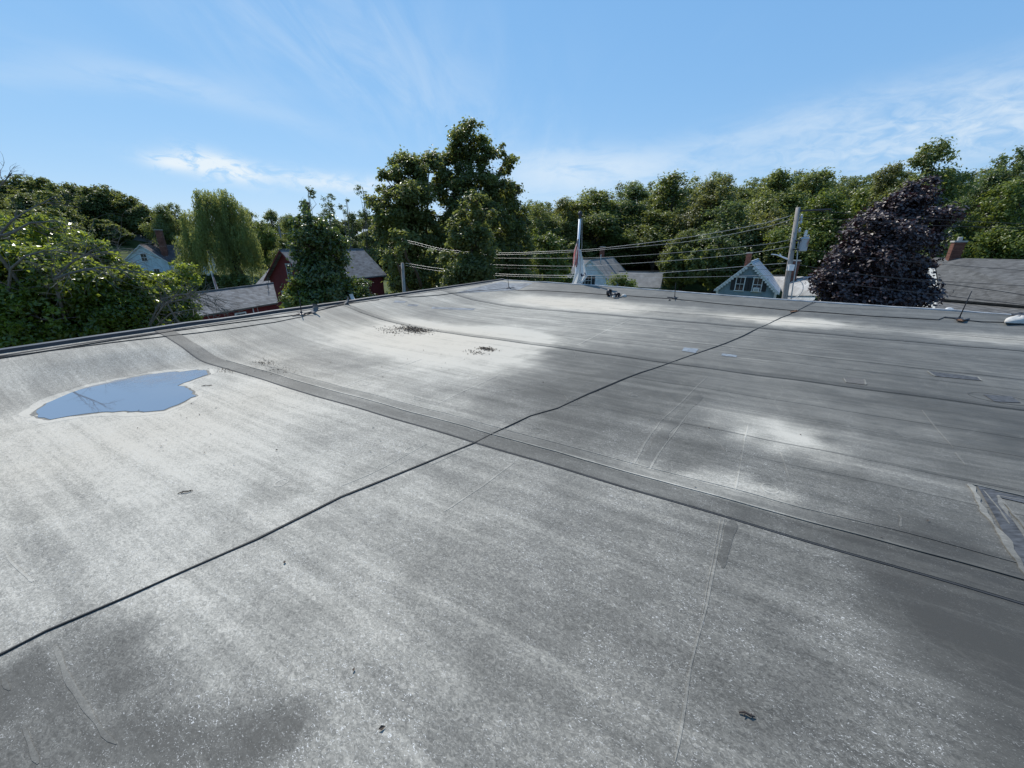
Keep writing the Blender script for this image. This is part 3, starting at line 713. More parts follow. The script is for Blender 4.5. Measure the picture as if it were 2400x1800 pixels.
# ------------------------------------------------------------------ puddle
def build_puddle():
    cp = [(232,742),(262,706),(330,662),(420,625),(500,594),(560,575),(700,540),(800,520),(880,505),(1000,485),(1100,475),(1200,470),(1270,460),(1325,463),(1350,476),(1340,492),(1300,505),(1250,525),(1190,545),(1140,565),(1180,572),(1235,580),(1252,605),(1240,640),(1200,665),(1150,685),(1110,705),(1060,722),(980,730),(850,728),(700,730),(560,742),(430,765),(340,778),(270,775)]
    p = [Pst(x * .3617, 700 + y * .3617, PUD_Z) for x, y in cp]
    p = resample(p + [p[0]], 0.06)[:-1]; r = np.random.default_rng(4)
    c = np.mean(p, 0); out = []
    for i, q in enumerate(p): out.append(q + (q - c) / np.linalg.norm(q - c) * (0.010 * math.sin(i * 1.7) + r.normal() * (0.008 + 0.022 * (q[1] > -5.95 and q[0] > 1.3))))
    area = sum(a[0] * b[1] - a[1] * b[0] for a, b in zip(out, out[1:] + out[:1]))
    if area > 0: out = out[::-1]           # t runs right, s away: this order faces up
    vs = [xyz(q[0], q[1], PUD_Z) for q in out]
    m, nt, b = new_mat('puddle_water')
    co = nt.node('ShaderNodeTexCoord').outputs['Object']
    b.inputs['Base Color'].default_value = rgb(0.15, 0.175, 0.215); b.inputs['IOR'].default_value = 2.4
    b.inputs['Specular IOR Level'].default_value = 0.5
    n = nt.noise(nt.mapping(co, (1, 1, 1)), 70.0, 3.0, 0.6, 0.5)
    # grit breaks the water film at its shallow near end
    sep = nt.node('ShaderNodeSeparateXYZ'); nt.l.new(co, sep.inputs[0])
    pe = xyz(*Pst(445, 880), 0)
    dd = nt.vmath('LENGTH', nt.vmath('SUBTRACT', co, tuple(pe)))
    k = nt.rng(dd, 0.2, 0.85, 1.0, 0.0, True)
    lowf = nt.noise(co, 7.0, 3.0)
    nt.l.new(nt.math('ADD', 0.02, nt.math('MULTIPLY', k, 0.1)), b.inputs['Roughness'])
    hgt = nt.math('MULTIPLY', n, nt.math('ADD', nt.math('MULTIPLY', k, nt.rng(lowf, 0.3, 0.7)), 0.0006))
    nt.l.new(nt.bump(hgt, 0.8, 0.004), b.inputs['Normal'])
    o = MB().add(vs, [tuple(range(len(vs)))]).build('puddle', m, None, False, 'structure')
    tag(o, 'shallow puddle of rain water reflecting blue sky on the grey roof')
    # damp rim
    ribbon('damp_rim', [tuple(q) for q in out] + [tuple(out[0])], 0.045, MEM, 0.0015, 0.0005, 0.06, 0.012, 3, BLD, 0.8, -.20)
    far_pts = [tuple(c + (q - c) * 1.07) for q in out]
    ribbon('silt_rim', far_pts + far_pts[:1], 0.10, MEM, 0.0012, 0.0004, 0.06, 0.02, 8, BLD, 0.9, .22)
build_puddle()

# ------------------------------------------------------------------ cables, rods and oddments on the roof
def cable_mesh(mb, pts, r, lift=0.0, n=6): mb.tube([on_roof(s, t, r + lift) if len(q) == 2 else xyz(s, t, q[2]) for q in pts for s, t in [q[:2]]], r, n)
def wig(pts, step, amp, seed):
    r = np.random.default_rng(seed); p = resample(pts, step); w = r.normal(size=(len(p), 2)); 
    for _ in range(2): w[1:-1] = (w[:-2] + w[1:-1] + w[2:]) / 3
    return [tuple(q + w[i] * amp) for i, q in enumerate(p)]
c_main = px((-160, 1606), (0, 1535), (100, 1483), (300, 1397), (400, 1352), (600, 1265), (800, 1165), (1000, 1085), (1118, 1037), (1160, 1015), (1245, 975), (1310, 957), (1380, 925), (1500, 875), (1560, 855), (1630, 830), (1700, 805), (1780, 768), (1830, 745), (1860, 732), (1885, 720), (1908, 709))
c2 = empty('roof_cable', on_roof(*c_main[1]), 0, 'thin black double cable running diagonally across the whole grey roof', 'cable')
def strand(off, seed):
    p = wig(c_main, 0.30, 0.016, seed); p = [(a + off * math.sin(i * .33 + seed), b + off * math.cos(i * .21)) for i, (a, b) in enumerate(p)]
    mb = MB(); cable_mesh(mb, p, 0.0050); o = mb.build('strand', M['black_cable'], None, True)
    o.parent = c2; o.location = -np.array(c2.location); return o
strand(0.004, 1); strand(0.012, 2)

def perim(name, label, pts, seed, amp=0.02, r=0.009):
    p = wig(pts, 0.22, amp, seed); mb = MB(); cable_mesh(mb, p, r); o = mb.build(name, M['black_cable'], None, True); return tag(o, label, 'cable', 'lightning conductor cables round the roof edge')
perim('conductor_cable', 'black lightning conductor cable lying along the far edge of the roof', px((1095, 684), (1150, 680), (1190, 676), (1260, 681), (1330, 685), (1420, 691), (1500, 696), (1580, 701), (1680, 712), (1780, 721), (1865, 729), (1960, 735), (2050, 742), (2140, 747), (2195, 750), (2212, 743), (2240, 749), (2300, 755), (2380, 757)) + [(11.4, 9), (11.2, 12)], 12)
perim('conductor_cable', 'black lightning conductor cable lying along the left edge of the roof', [(-3, -8.1), (0.9, -8.08), (2.7, -8.12), (4.1, -8.0)] + px((680, 741), (720, 734), (800, 716), (850, 703), (900, 695), (960, 697), (1030, 692), (1095, 684)), 14, 0.02)
perim('conductor_cable', 'second black cable lying just inside the left roof edge, loosely bent', [(-4, -8.2), (0.6, -8.16), (1.9, -8.0), (2.9, -7.84), (4.2, -7.76), (4.8, -7.82), (5.2, -7.98), (6.0, -8.22), (7.2, -8.2)], 16, 0.03, 0.007)

def rod(u, v, top_v, s, t, label, h, lean=(0, 0)):
    b = on_roof(s, t); root = empty('lightning_rod', b, 0, label, 'lightning rod', 'lightning rods round the roof edge')
    MB().tube([(0, 0, 0.02), (lean[0] * .5, lean[1] * .5, h * .5), (lean[0], lean[1], h * .97), (lean[0] * 1.02, lean[1] * 1.02, h)], [0.011, 0.010, 0.008, 0.002], 8).build('rod', M['dark_metal'], root, True)
    MB().lathe((0, 0, 0), [(0.075, 0.0), (0.075, 0.014), (0.03, 0.03), (0.018, 0.06)], 10).build('base', M['dark_metal'], root)
    mb = MB()
    for a in (0.4, 2.5, 4.3): mb.box((-.012, 0, 0.006), (0.012, .01, .02)) if False else mb.tube([(0.03 * math.cos(a), .03 * math.sin(a), .02), (.22 * math.cos(a), .22 * math.sin(a), .015)], 0.012, 5)
    mb.build('foot_strap', M['dark_metal'], root)
    return root
rod(0, 0, 0, *Rst(707, 737), 'thin black lightning rod on the left edge in front of the dark shrub', 0.36, (0.02, 0.0))
rod(0, 0, 0, *Rst(1193, 676), 'thin dark lightning rod at the far corner of the roof', 0.42, (-0.05, 0.0))
rod(0, 0, 0, *Rst(1581, 699), 'dark lightning rod on the far edge between white and blue house', 0.46, (-0.03, 0))
rod(0, 0, 0, *Rst(2247, 748), 'tall lightning rod on the far edge before the grey shingled roof', 0.62, (0.06, 0.02))

def lump(name, label, cat, loc, dims, mat, seed, group=None):
    """a crumpled soft bundle"""
    r = np.random.default_rng(seed); nu, nv = 14, 8; vv = []; ph = r.uniform(0, 6, 4)
    for i in range(nv + 1):
        a = math.pi / 2 * i / nv
        for j in range(nu):
            b = 2 * math.pi * j / nu; k = 1 + .22 * math.sin(3 * b + ph[0]) * math.cos(a) + .14 * math.sin(5 * b + 2 * a + ph[1]) + .1 * r.normal() * (0.4 if i else 0.2)
            vv.append((dims[0] * k * math.cos(a) * math.cos(b), dims[1] * k * math.cos(a) * math.sin(b), dims[2] * math.sin(a) * (1 + .12 * math.sin(4 * b + ph[2]))))
    ff = [(i * nu + j, i * nu + (j + 1) % nu, (i + 1) * nu + (j + 1) % nu, (i + 1) * nu + j) for i in range(nv) for j in range(nu)]
    o = MB().add(vv, ff).build(name, mat, None, True); o.location = loc; o.rotation_euler = (0, 0, r.uniform(0, 6)); return tag(o, label, cat, group)

def ring_thing(name, label, cat, loc, R, wd, mat, rz, opening=0.0, group=None):
    """an upright open loop of stiff strip: a curled offcut or tape roll"""
    mb = MB(); n = 18; prev = None; vv, ff = [], []
    for i in range(n + 1):
        a = -math.pi / 2 + opening + (2 * math.pi - 2 * opening) * i / n
        for rr, y in ((R, -wd / 2), (R, wd / 2), (R * .86, wd / 2), (R * .86, -wd / 2)):
            vv.append((rr * math.cos(a), y, R + rr * math.sin(a)))
    for i in range(n):
        for e in range(4): ff.append((i * 4 + e, i * 4 + (e + 1) % 4, i * 4 + 4 + (e + 1) % 4, i * 4 + 4 + e))
    o = mb.add(vv, ff).build(name, mat, None, True); o.location = loc; o.rotation_euler = (0, 0, rz); return tag(o, label, cat, group)
G1 = 'oddments lying on the far cable'
ring_thing('membrane_roll', 'upright black loop of membrane on the far cable, leftmost of the oddments', 'offcut', on_roof(*Rst(1427, 693)), 0.105, 0.10, M['dark_metal'], 0.9, 0.0, G1)
b0 = empty('membrane_bundle', on_roof(*Rst(1443, 696)), 0.5, 'bulky curled black offcut on the far cable, middle of the oddments', 'offcut', G1)
def curl(w, h, R, mat, name, parent, x0=0.0, y0=0.0, rz=0.0, turn=4.3):
    vv, ff = [], []; n = 14
    for i in range(n + 1):
        a = turn * i / n; rr = R * (1 - .25 * i / n)
        x, z = x0 + rr * math.sin(a), R - rr * math.cos(a) + .004
        vv += [(x, y0 - w / 2, z), (x, y0 + w / 2, z), (x, y0 + w / 2, z + .007), (x, y0 - w / 2, z + .007)]
    for i in range(n):
        for e in range(4): ff.append((i * 4 + e, i * 4 + (e + 1) % 4, i * 4 + 4 + (e + 1) % 4, i * 4 + 4 + e))
    o = MB().add(vv, ff).build(name, mat, parent, True); o.rotation_euler = (0, 0, rz); return o
curl(.16, .1, .07, M['dark_metal'], 'curl', b0, 0.05); curl(.16, .1, .06, M['dark_metal'], 'curl', b0, -0.10, .02, .5); curl(.10, .1, .05, M['pale_cloth'], 'pale_tag', b0, -0.18, -.03, .2, 1.9)
lump('cloth_scrap', 'crumpled pale scrap on the far cable, rightmost of the oddments', 'scrap', on_roof(*Rst(1463, 695)), (.10, .06, .075), M['pale_cloth'], 3, G1)
lump('cloth_bundle', 'pale crumpled cloth bundle at the right end of the far cable', 'cloth', on_roof(*Rst(2386, 755)), (.30, .16, .13), M['pale_cloth'], 5)
lump('dark_bag', 'dark flattened bag behind the pale cloth bundle', 'bag', on_roof(*Rst(2392, 745)), (.26, .12, .10), M['dark_metal'], 6)
lump('paper_scrap', 'small white scrap lying on the far roof edge near the tall rod', 'scrap', on_roof(*Rst(2223, 726)), (.07, .05, .05), M['white_paint'], 8)
lump('dark_pebble', 'small black lump just below the middle lightning rod', 'debris', on_roof(*Rst(1569, 704)), (.035, .03, .035), M['dark_metal'], 9)
cl_ = empty('cable_clamp', on_roof(*Rst(1862, 731)), 0.4, 'rusty orange clamp where the diagonal cable crosses the far cable', 'clamp')
MB().box((-.13, -.03, 0), (.13, .03, .022)).build('plate', M['rusty'], cl_); MB().lathe((.05, 0, .022), [(.02, 0), (.02, .02), (.008, .03)], 8).build('bolt', M['rusty'], cl_)
bl = empty('rod_footing', on_roof(*Rst(2256, 751)), 0.5, 'rust stained strip footing beside the tall lightning rod', 'footing')
MB().box((-.2, -.05, 0.0), (.2, .05, .02)).build('plate', M['rusty'], bl); MB().tube([(-.18, -.04, .03), (.2, -.045, .03)], .012, 6).build('bar', M['dark_metal'], bl)
def flap(u, label, s, t, w, l, rz, turn, mat='flap'):
    root = empty('membrane_flap', on_roof(s, t), rz, label, 'membrane flap', 'loose flaps along the left roof edge'); curl(w, .1, l, M[mat], 'sheet', root, 0, 0, 0, turn); return root
flap(0, 'grey lifted flap beside the lightning rod on the left edge', *Rst(730, 733), .26, .14, 0.9, 1.9)
flap(0, 'pointed grey flap curling up further along the left edge', *Rst(806, 712), .22, .15, 0.6, 1.7)
flap(0, 'pale twisted strip rising from the left edge near the tall dark shrub', *Rst(832, 706), .10, .24, 2.4, 1.1, 'pale_cloth')

# litter, twigs
def litter(name, label, spots, size, seed):
    r = np.random.default_rng(seed); C = []
    for (u, v, rs, rt, n) in spots:
        cs, ct = Rst(u, v)
        for _ in range(n):
            k = r.normal(size=2) * .5
            C.append(on_roof(cs + k[0] * rs, ct + k[1] * rt, .008 + .004 * r.random()))
    C = np.array(C); n = len(C); N = unit(np.array([0, 0, 1.0]) + r.normal(size=(n, 3)) * .25); A = unit(r.normal(size=(n, 3)))
    L = size * r.uniform(.4, 1.4, n); V, Q = leaves(C, N, A, L, L * .6)
    return tag(link(name, np_mesh(name, V, Q, M['litter']), None, None, 'stuff'), label, 'leaf litter')
litter('leaf_litter', 'dark mat of dead leaves on the pale silt, far left middle of the roof', [(970, 773, .24, .42, 900), (915, 776, .2, .5, 120)], .032, 1)
litter('leaf_litter', 'small dark mat of dead leaves on the silt near the roof middle', [(1142, 818, .10, .18, 260), (1115, 826, .1, .22, 70)], .028, 2)
litter('leaf_litter', 'scattered dark leaf bits beside the strip seam by the puddle', [(622, 851, .12, .22, 130), (655, 868, .2, .4, 80), (530, 868, .1, .2, 60)], .02, 3)
litter('leaf_litter', 'sparse specks of debris strewn over the roof', [(700, 1000, 2.2, 2.6, 26), (1600, 1000, 2, 2.5, 14), (900, 860, 1.2, 2, 22), (440, 960, .6, 1.2, 14), (1060, 830, .8, 1.2, 14)], .02, 4)
def twig(u, v, label, L, rz, seed):
    r = np.random.default_rng(seed); s, t = Rst(u, v); mb = MB()
    mb.tube([(-L / 2, 0, .006), (-L * .15, L * .08, .012), (L * .2, -.02 * L, .01), (L / 2, L * .05, .006)], [.003, .004, .0045, .002], 5)
    mb.tube([(-L * .1, L * .07, .012), (-L * .25, -L * .18, .008)], [.003, .0015], 5); mb.tube([(L * .2, 0, .01), (L * .35, L * .2, .006)], [.003, .0015], 5)
    o = mb.build('twig', M['twig'], None, True); o.location = on_roof(s, t); o.rotation_euler = (0, 0, rz); return tag(o, label, 'twig')
twig(435, 1155, 'short dark twig lying on the pale membrane left of the cable', .09, .4, 1)
twig(1750, 1678, 'small forked dark twig near the bottom right foreground', .055, -.3, 2)
twig(485, 905, 'dark curled leaf stem just right of the puddle', .12, .2, 3)

# ------------------------------------------------------------------ houses
def window(parent, side, x, z, w, h, frame='white_paint', shutters=None, off=0.0, sash=True, ac=False):
    """a window on the face at local y=off ('front', looking to -y) or x=off ('right', looking to +x)"""
    def tr(a, b, c):     # a across, b out of the wall, c up
        return (a, off - b, c) if side == 'front' else (off + b, a, c)
    def bx(mb, a0, a1, b0, b1, c0, c1):
        p, q = tr(a0, b0, c0), tr(a1, b1, c1)
        mb.box(tuple(min(i, j) for i, j in zip(p, q)), tuple(max(i, j) for i, j in zip(p, q)))
    fr, t = MB(), 0.09
    bx(fr, x - w/2 - t, x - w/2, .0, .06, z - h/2, z + h/2); bx(fr, x + w/2, x + w/2 + t, .0, .06, z - h/2, z + h/2)
    bx(fr, x - w/2 - t - .04, x + w/2 + t + .04, .0, .09, z + h/2, z + h/2 + .12); bx(fr, x - w/2 - t - .05, x + w/2 + t + .05, .0, .12, z - h/2 - .09, z - h/2)
    f = fr.build('window', M[frame], parent)
    g = MB(); bx(g, x - w/2, x + w/2, .01, .025, z - h/2, z + h/2); g.build('pane', M['glass'], f)
    if sash:
        s = MB(); bx(s, x - w/2, x + w/2, .026, .05, z - .03, z + .03); bx(s, x - .015, x + .015, .026, .042, z + .03, z + h/2)
        bx(s, x - .015, x + .015, .026, .042, z - h/2, z - .03); s.build('sash_bar', M[frame], f)
    if ac:
        a = MB(); bx(a, x - w * .38, x + w * .38, .05, .40, z - h/2 + .01, z - h/2 + .42); a.build('air_conditioner', M['white_metal'], f)
        a = MB(); bx(a, x - w * .28, x + w * .28, .401, .412, z - h/2 + .08, z - h/2 + .34); a.build('grille', M['grey_metal'], f)
    if shutters:
        sw = w * .55
        for k in shutters:
            s = MB(); a0 = x + k * (w/2 + t + .03); a1 = a0 + k * sw
            bx(s, min(a0, a1), max(a0, a1), .0, .05, z - h/2, z + h/2)
            for q in range(7):
                zz = z - h/2 + .1 + q * (h - .2) / 7; bx(s, min(a0, a1) + .05, max(a0, a1) - .05, .05, .065, zz, zz + .1)
            s.build('shutter', M['shutter_black'], f)
    return f

def gable_block(parent, L, hw, zr, ze, zg, wall, roof, oh=0.3, ohy=0.3, x0=0.0, y0=0.0, thick=0.14, trim=None, axis='y', rname='roof', wname='wall'):
    """walls and a gable roof; ridge along local y (or x) from y0 to y0+L, ridge height zr, eave height ze"""
    A = (lambda a, b, c: (x0 + a, y0 + b, c)) if axis == 'y' else (lambda a, b, c: (x0 + b, y0 - a, c))
    w = MB(); k = 0.04
    ro, rl = zr - thick * .6, ze - thick * .6
    w.add([A(-hw, 0, zg), A(hw, 0, zg), A(hw, 0, rl), A(0, 0, ro), A(-hw, 0, rl), A(-hw, L, zg), A(hw, L, zg), A(hw, L, rl), A(0, L, ro), A(-hw, L, rl)],
          [(0, 1, 2, 3, 4), (9, 8, 7, 6, 5), (1, 6, 7, 2), (5, 0, 4, 9)])
    wo = w.build(wname, M[wall], parent)
    sl = (zr - ze) / hw; r = MB()
    for sg in (-1, 1):
        xe = sg * (hw + oh); zee = ze - sl * oh
        top = [A(0, -ohy, zr), A(xe, -ohy, zee), A(xe, L + ohy, zee), A(0, L + ohy, zr)]
        bot = [(p[0], p[1], p[2] - thick) for p in top]
        if (sg < 0) == (axis == 'y'): top, bot = [top[0], top[3], top[2], top[1]], [bot[0], bot[3], bot[2], bot[1]]
        r.hexa(bot + top)
    rn = r.build(rname, M[roof], parent)
    rc = MB(); p, q = A(0, -ohy - .01, zr + .03), A(0, L + ohy + .01, zr + .03); rc.tube([p, q], .07, 6); rc.build('ridge_cap', M[roof], rn)
    if trim:
        tb = MB()
        for sg in (-1, 1):
            xe = sg * (hw + oh); zee = ze - sl * oh
            for yy in (-ohy - .03,):
                q = [A(0, yy, zr - .02), A(xe, yy, zee - .02), A(xe, yy + .028, zee - .02), A(0, yy + .028, zr - .02)]
                d = .17; qb = [(c[0], c[1], c[2] - d) for c in q]; tb.hexa(qb + q)
        tb.build('barge_board', M[trim], rn)
    return wo, rn

def chimney(parent, x, y, z0, z1, w=0.55, mat='brick_red', d=None):
    d = d or w; o = MB().box((x - w/2, y - d/2, z0), (x + w/2, y + d/2, z1)).build('chimney', M[mat], parent)
    MB().box((x - w/2 - .06, y - d/2 - .06, z1), (x + w/2 + .06, y + d/2 + .06, z1 + .12)).build('cap', M['concrete'], o)
    return o

def house(name, label, apex, az, cat='house'):
    r = empty(name, (apex[0], apex[1], 0), -math.radians(az), label, cat); return r

# red house
ap = Wp(664, 585.6, 42.2); zr = ap[2]
RH = house('red_house', 'dark red clapboard house with grey shingle roofs left of the tall trees', ap, 25)
gable_block(RH, 10.6, 3.2, zr, zr - 2.80, ZG - .3, 'red_clap', 'grey_shingle', .38, .45, trim='red_clap')
window(RH, 'front', 0.35, zr - 2.3, .62, 1.65, 'grey_metal'); window(RH, 'front', -1.2, zr - 5.2, .62, 1.65, 'grey_metal'); window(RH, 'front', 1.4, zr - 5.2, .62, 1.65, 'grey_metal')
window(RH, 'right', 4.0, zr - 4.6, .7, 1.4, 'grey_metal', off=3.2); window(RH, 'right', 7.5, zr - 4.6, .7, 1.4, 'grey_metal', off=3.2)
# its low wing: built from where its ridge and eaves show
def to_local(root, q):
    a = -root.rotation_euler[2]; d = np.asarray(q, float) - np.array(root.location)
    return np.array([d @ np.array([math.cos(a), -math.sin(a), 0]), d @ np.array([math.sin(a), math.cos(a), 0]), d[2]])
def slope_part(parent, name, quad_world, mat, thick=0.14):
    q = [to_local(parent, p) for p in quad_world]; n = np.cross(q[1] - q[0], q[3] - q[0]); n = n / np.linalg.norm(n); n = n if n[2] > 0 else -n
    return MB().hexa([p - n * thick for p in q] + list(q)).build(name, M[mat], parent)
wing_r0, wing_r1 = Wp(640, 664, 36.5), Wp(448, 688, 29.0)
wing_e0, wing_e1 = Wp(652, 709, 33.6), Wp(440, 745, 26.2)
wing_m = Wp(597, 716.5, 31.4)
slope_part(RH, 'wing_roof', [wing_r0, wing_r1, wing_e1, wing_e0], 'grey_shingle')
dn = np.array([0, 0, -1.0]); ebk = wing_r0 + (wing_r0 - wing_e0) * np.array([1, 1, -1]); ebk1 = wing_r1 + (wing_r1 - wing_e1) * np.array([1, 1, -1])
slope_part(RH, 'wing_roof', [wing_r0, wing_r1, ebk1, ebk], 'grey_shingle')
rcq = [to_local(RH, wing_r0), to_local(RH, wing_r1)]
MB().tube([rcq[0] + [0, 0, .03], rcq[1] + [0, 0, .03]], .07, 6).build('wing_ridge', M['grey_shingle'], RH)
fr_ = [p - 0.45 * unit(wing_e0 - wing_r0) + dn * .12 for p in (wing_e0, wing_e1)]
wl = MB(); qa, qb = to_local(RH, fr_[0]), to_local(RH, fr_[1]); bk0, bk1 = to_local(RH, ebk), to_local(RH, ebk1)
z0 = ZG - .3; top0, top1 = to_local(RH, wing_r0) - [0, 0, .15], to_local(RH, wing_r1) - [0, 0, .15]
wl.add([(qa[0], qa[1], z0), (qb[0], qb[1], z0), qb, qa], [(0, 1, 2, 3)])
wl.add([(qb[0], qb[1], z0), (bk1[0], bk1[1], z0), bk1 - [0, 0, .2], top1, qb], [(0, 1, 2, 3, 4)])
wl.build('wing_wall', M['red_clap'], RH)
# window and small vent on the wing's wall, set by direction along it
wd = qb - qa; wl_len = np.linalg.norm(wd[:2]); wdir = wd / np.linalg.norm(wd); wn = np.array([wdir[1], -wdir[0], 0]); wn /= np.linalg.norm(wn)
camloc = to_local(RH, EYE); 
if (camloc - qa) @ wn < 0: wn = -wn
def wing_box(name, k0, k1, zt, zb, mat, out=.06, parent=None):
    a, b = qa + wd * k0, qa + wd * k1; t = lambda p, dz, o: np.array([p[0], p[1], p[2] + dz]) + wn * o
    return MB().hexa([t(a, zb, 0), t(b, zb, 0), t(b, zb, out), t(a, zb, out), t(a, zt, 0), t(b, zt, 0), t(b, zt, out), t(a, zt, out)]).build(name, M[mat], parent or RH)
wf = wing_box('window', .43, .56, -.35, -1.5, 'white_paint', .06); wing_box('pane', .445, .545, -.46, -1.45, 'glass', .075, wf)
wv = wing_box('vent_panel', .285, .345, -.12, -.72, 'white_paint', .05); wing_box('louvre', .29, .335, -.15, -.68, 'red_clap', .06, wv)
# grey roof of its back wing, left of the gable
bq = [Wp(636, 630, 50), Wp(641, 668, 42.5), Wp(590, 672, 44), Wp(632, 629.5, 50.5)]
slope_part(RH, 'back_roof', [Wp(634, 629, 52), Wp(652, 668, 43.5), Wp(592, 674, 46), Wp(631, 629.5, 53)], 'grey_shingle')
def wing_rod(label, k, h):
    p = wing_r0 + (wing_r1 - wing_r0) * k[0] + (wing_e0 - wing_r0) * k[1]
    r = empty('roof_rod', p, 0, label, 'lightning rod', 'rods on the red house roof')
    MB().tube([(0, 0, -.05), (0, 0, h)], .022, 6).build('rod', M['wire_dark'], r); MB().tube([(-.12, 0, h * .3), (.12, 0, h * .3)], .02, 6).build('arm', M['wire_dark'], r)
wing_rod('dark rod on the low wing roof of the red house', (.09, .35), .75); wing_rod('dark rod beside the ridge of the red low wing', (.06, -.1), .9)

# white house
ap = Wp(1384, 609, 64.5); zr = ap[2]; zg = float(ground_z(ap[0], ap[1])) - .5
WH = house('white_house', 'white clapboard house with worn grey roof behind the flagpole', ap, 25)
gable_block(WH, 18.5, 2.85, zr, zr - 2.65, zg, 'white_clap', 'grey_roof', .28, .2, trim='white_paint')
window(WH, 'front', -0.15, zr - 3.25, .95, 1.45, shutters=(-1, 1)); 
MB().box((-.28, -.06, zr - 1.3), (.28, 0, zr - .75)).build('louvre', M['white_metal'], WH)
gable_block(WH, 7.4, 2.9, zr - 2.35, zr - 4.5, zg, 'white_clap', 'grey_roof', .25, .2, x0=2.95, y0=11.0, axis='x', rname='ell_roof', wname='ell_wall')
window(WH, 'right', 11.0, zr - 5.5, .7, 1.1, off=10.36)
gable_block(WH, 5.0, 2.2, zr - 2.7, zr - 3.8, zg, 'white_clap', 'grey_roof', .2, .2, x0=-7.9, y0=3.5, axis='x', rname='side_roof', wname='side_wall')
gable_block(WH, 5, 3.2, zr - .25, zr - 2.6, zg, 'white_clap', 'grey_roof', .2, .2, x0=-4.9, y0=9.0, axis='x', rname='rear_roof', wname='rear_wall')
chimney(WH, -.5, 10.5, zr - 2, zr + 1.9, .75); MB().tube([(.7, 4.2, zr - .9), (.7, 4.2, zr + .75)], .10, 8).build('vent_pipe', M['grey_metal'], WH)
pr = MB(); pr.add([(-3.0, -2.2, zr - 5.0), (1.9, -2.2, zr - 5.0), (1.9, -.02, zr - 4.75), (-.6, -.02, zr - 3.95), (-3.0, -.02, zr - 4.75)], [(0, 1, 2, 3, 4)])
pr.add([(-3.0, -2.2, zr - 5.15), (1.9, -2.2, zr - 5.15), (1.9, -2.2, zr - 5.0), (-3.0, -2.2, zr - 5.0)], [(0, 1, 2, 3)]); pr.build('porch_roof', M['brown_shingle'], WH)
pp = MB()
for xx in (-2.8, 1.7): pp.box((xx - .08, -2.1, zg), (xx + .08, -1.94, zr - 5.1))
pp.build('porch_posts', M['white_paint'], WH)

# blue house
ap = Wp(1762, 613, 45.5); zr = ap[2]; zg = float(ground_z(ap[0], ap[1])) - .5
BH = house('blue_house', 'small blue gabled house with white trim and ribbed white roof', ap, 34.8)
w_, r_ = gable_block(BH, 10.2, 2.95, zr, zr - 2.95, zg, 'blue_clap', 'white_roof', .36, .32, trim='white_paint')
rb = MB(); 
for k in range(26):
    f = (k + .5) / 26; x = f * 3.31; z = zr - f * 3.31 + .02
    rb.hexa([(x - .03, -.3, z), (x + .03, -.3, z - .06), (x + .03, 10.5, z - .06), (x - .03, 10.5, z), (x - .03, -.3, z + .05), (x + .03, -.3, z - .01), (x + .03, 10.5, z - .01), (x - .03, 10.5, z + .05)])
rb.build('roof_ribs', plain('rib_shade', (0.42, 0.45, 0.48), .5), r_)['kind'] = 'stuff'
for sg in (-1, 1):       # scalloped brackets under the barge boards
    sc_ = MB()
    for k in range(12):
        f = .12 + k * .072; x = sg * f * 3.3; z = zr - f * 3.3 - .30
        sc_.box((x - .13, -.33, z - .16), (x + .13, -.27, z + .10))
    sc_.build('scalloped_trim', M['white_paint'], r_)
for sg in (-1, 1): MB().box((sg * 2.95 - .12, -.05, zg), (sg * 2.95 + .12, .02, zr - 3.0)).build('corner_board', M['white_paint'], BH)
window(BH, 'front', -.72, zr - 2.52, .78, 1.45, shutters=(-1, 1)); window(BH, 'front', 1.02, zr - 2.52, .78, 1.45, shutters=(-1, 1), ac=True)
window(BH, 'right', 3, zr - 4.6, .75, 1.3, off=2.95)
chimney(BH, -1.0, 8.3, zr - 2.4, zr + .75, .6)
e0, e1 = Wp(1812, 648, 52), Wp(1915, 648, 45); f0, f1 = Wp(1838, 693, 46.5), Wp(1915, 693, 41)
slope_part(BH, 'ell_roof', [e0, e1, f1, f0], 'pale_roof'); 
bk_ = e0 + (e0 - f0) * np.array([1, 1, -1]); bk1_ = e1 + (e1 - f1) * np.array([1, 1, -1]); slope_part(BH, 'ell_roof', [e0, e1, bk1_, bk_], 'pale_roof')
g0, g1 = [p - .35 * unit(f0 - e0) + dn * .15 for p in (f0, f1)]
wl = MB(); a_, b_ = to_local(BH, g0), to_local(BH, g1); wl.add([(a_[0], a_[1], zg), (b_[0], b_[1], zg), b_, a_], [(0, 1, 2, 3)]); wl.build('ell_wall', M['white_clap'], BH)
ch = to_local(BH, Wp(1861, 640, 47.5)); chimney(BH, ch[0], ch[1], ch[2] - 1.2, to_local(BH, Wp(1861, 612, 47.5))[2], .68)

# house with the big grey shingled roof at the right
h0, h1 = Wp(2190, 603.5, 33), Wp(2520, 611, 24.2)
x0_, x1_ = Wp(2205, 700, 28.2), Wp(2560, 729, 19.6)
GH = empty('shingled_house', (h0[0], h0[1], 0), -math.radians(118), 'house with a broad grey shingle roof and brick chimney at far right', 'house')
slope_part(GH, 'roof', [h0, h1, x1_, x0_], 'grey_shingle_b', .2)
hb0, hb1 = h0 + (h0 - x0_) * np.array([1, 1, -1]), h1 + (h1 - x1_) * np.array([1, 1, -1]); slope_part(GH, 'roof', [h0, h1, hb1, hb0], 'grey_shingle_b', .2)
L0, L1, LR, LB = [to_local(GH, p) for p in (x0_ + dn * .25, x1_ + dn * .25, h0 + dn * .2, hb0 + dn * .25)]
run = unit(x0_ - h0); k0, k1 = to_local(GH, x0_ - run * .6 + dn * .1), to_local(GH, x1_ - run * .6 + dn * .1)
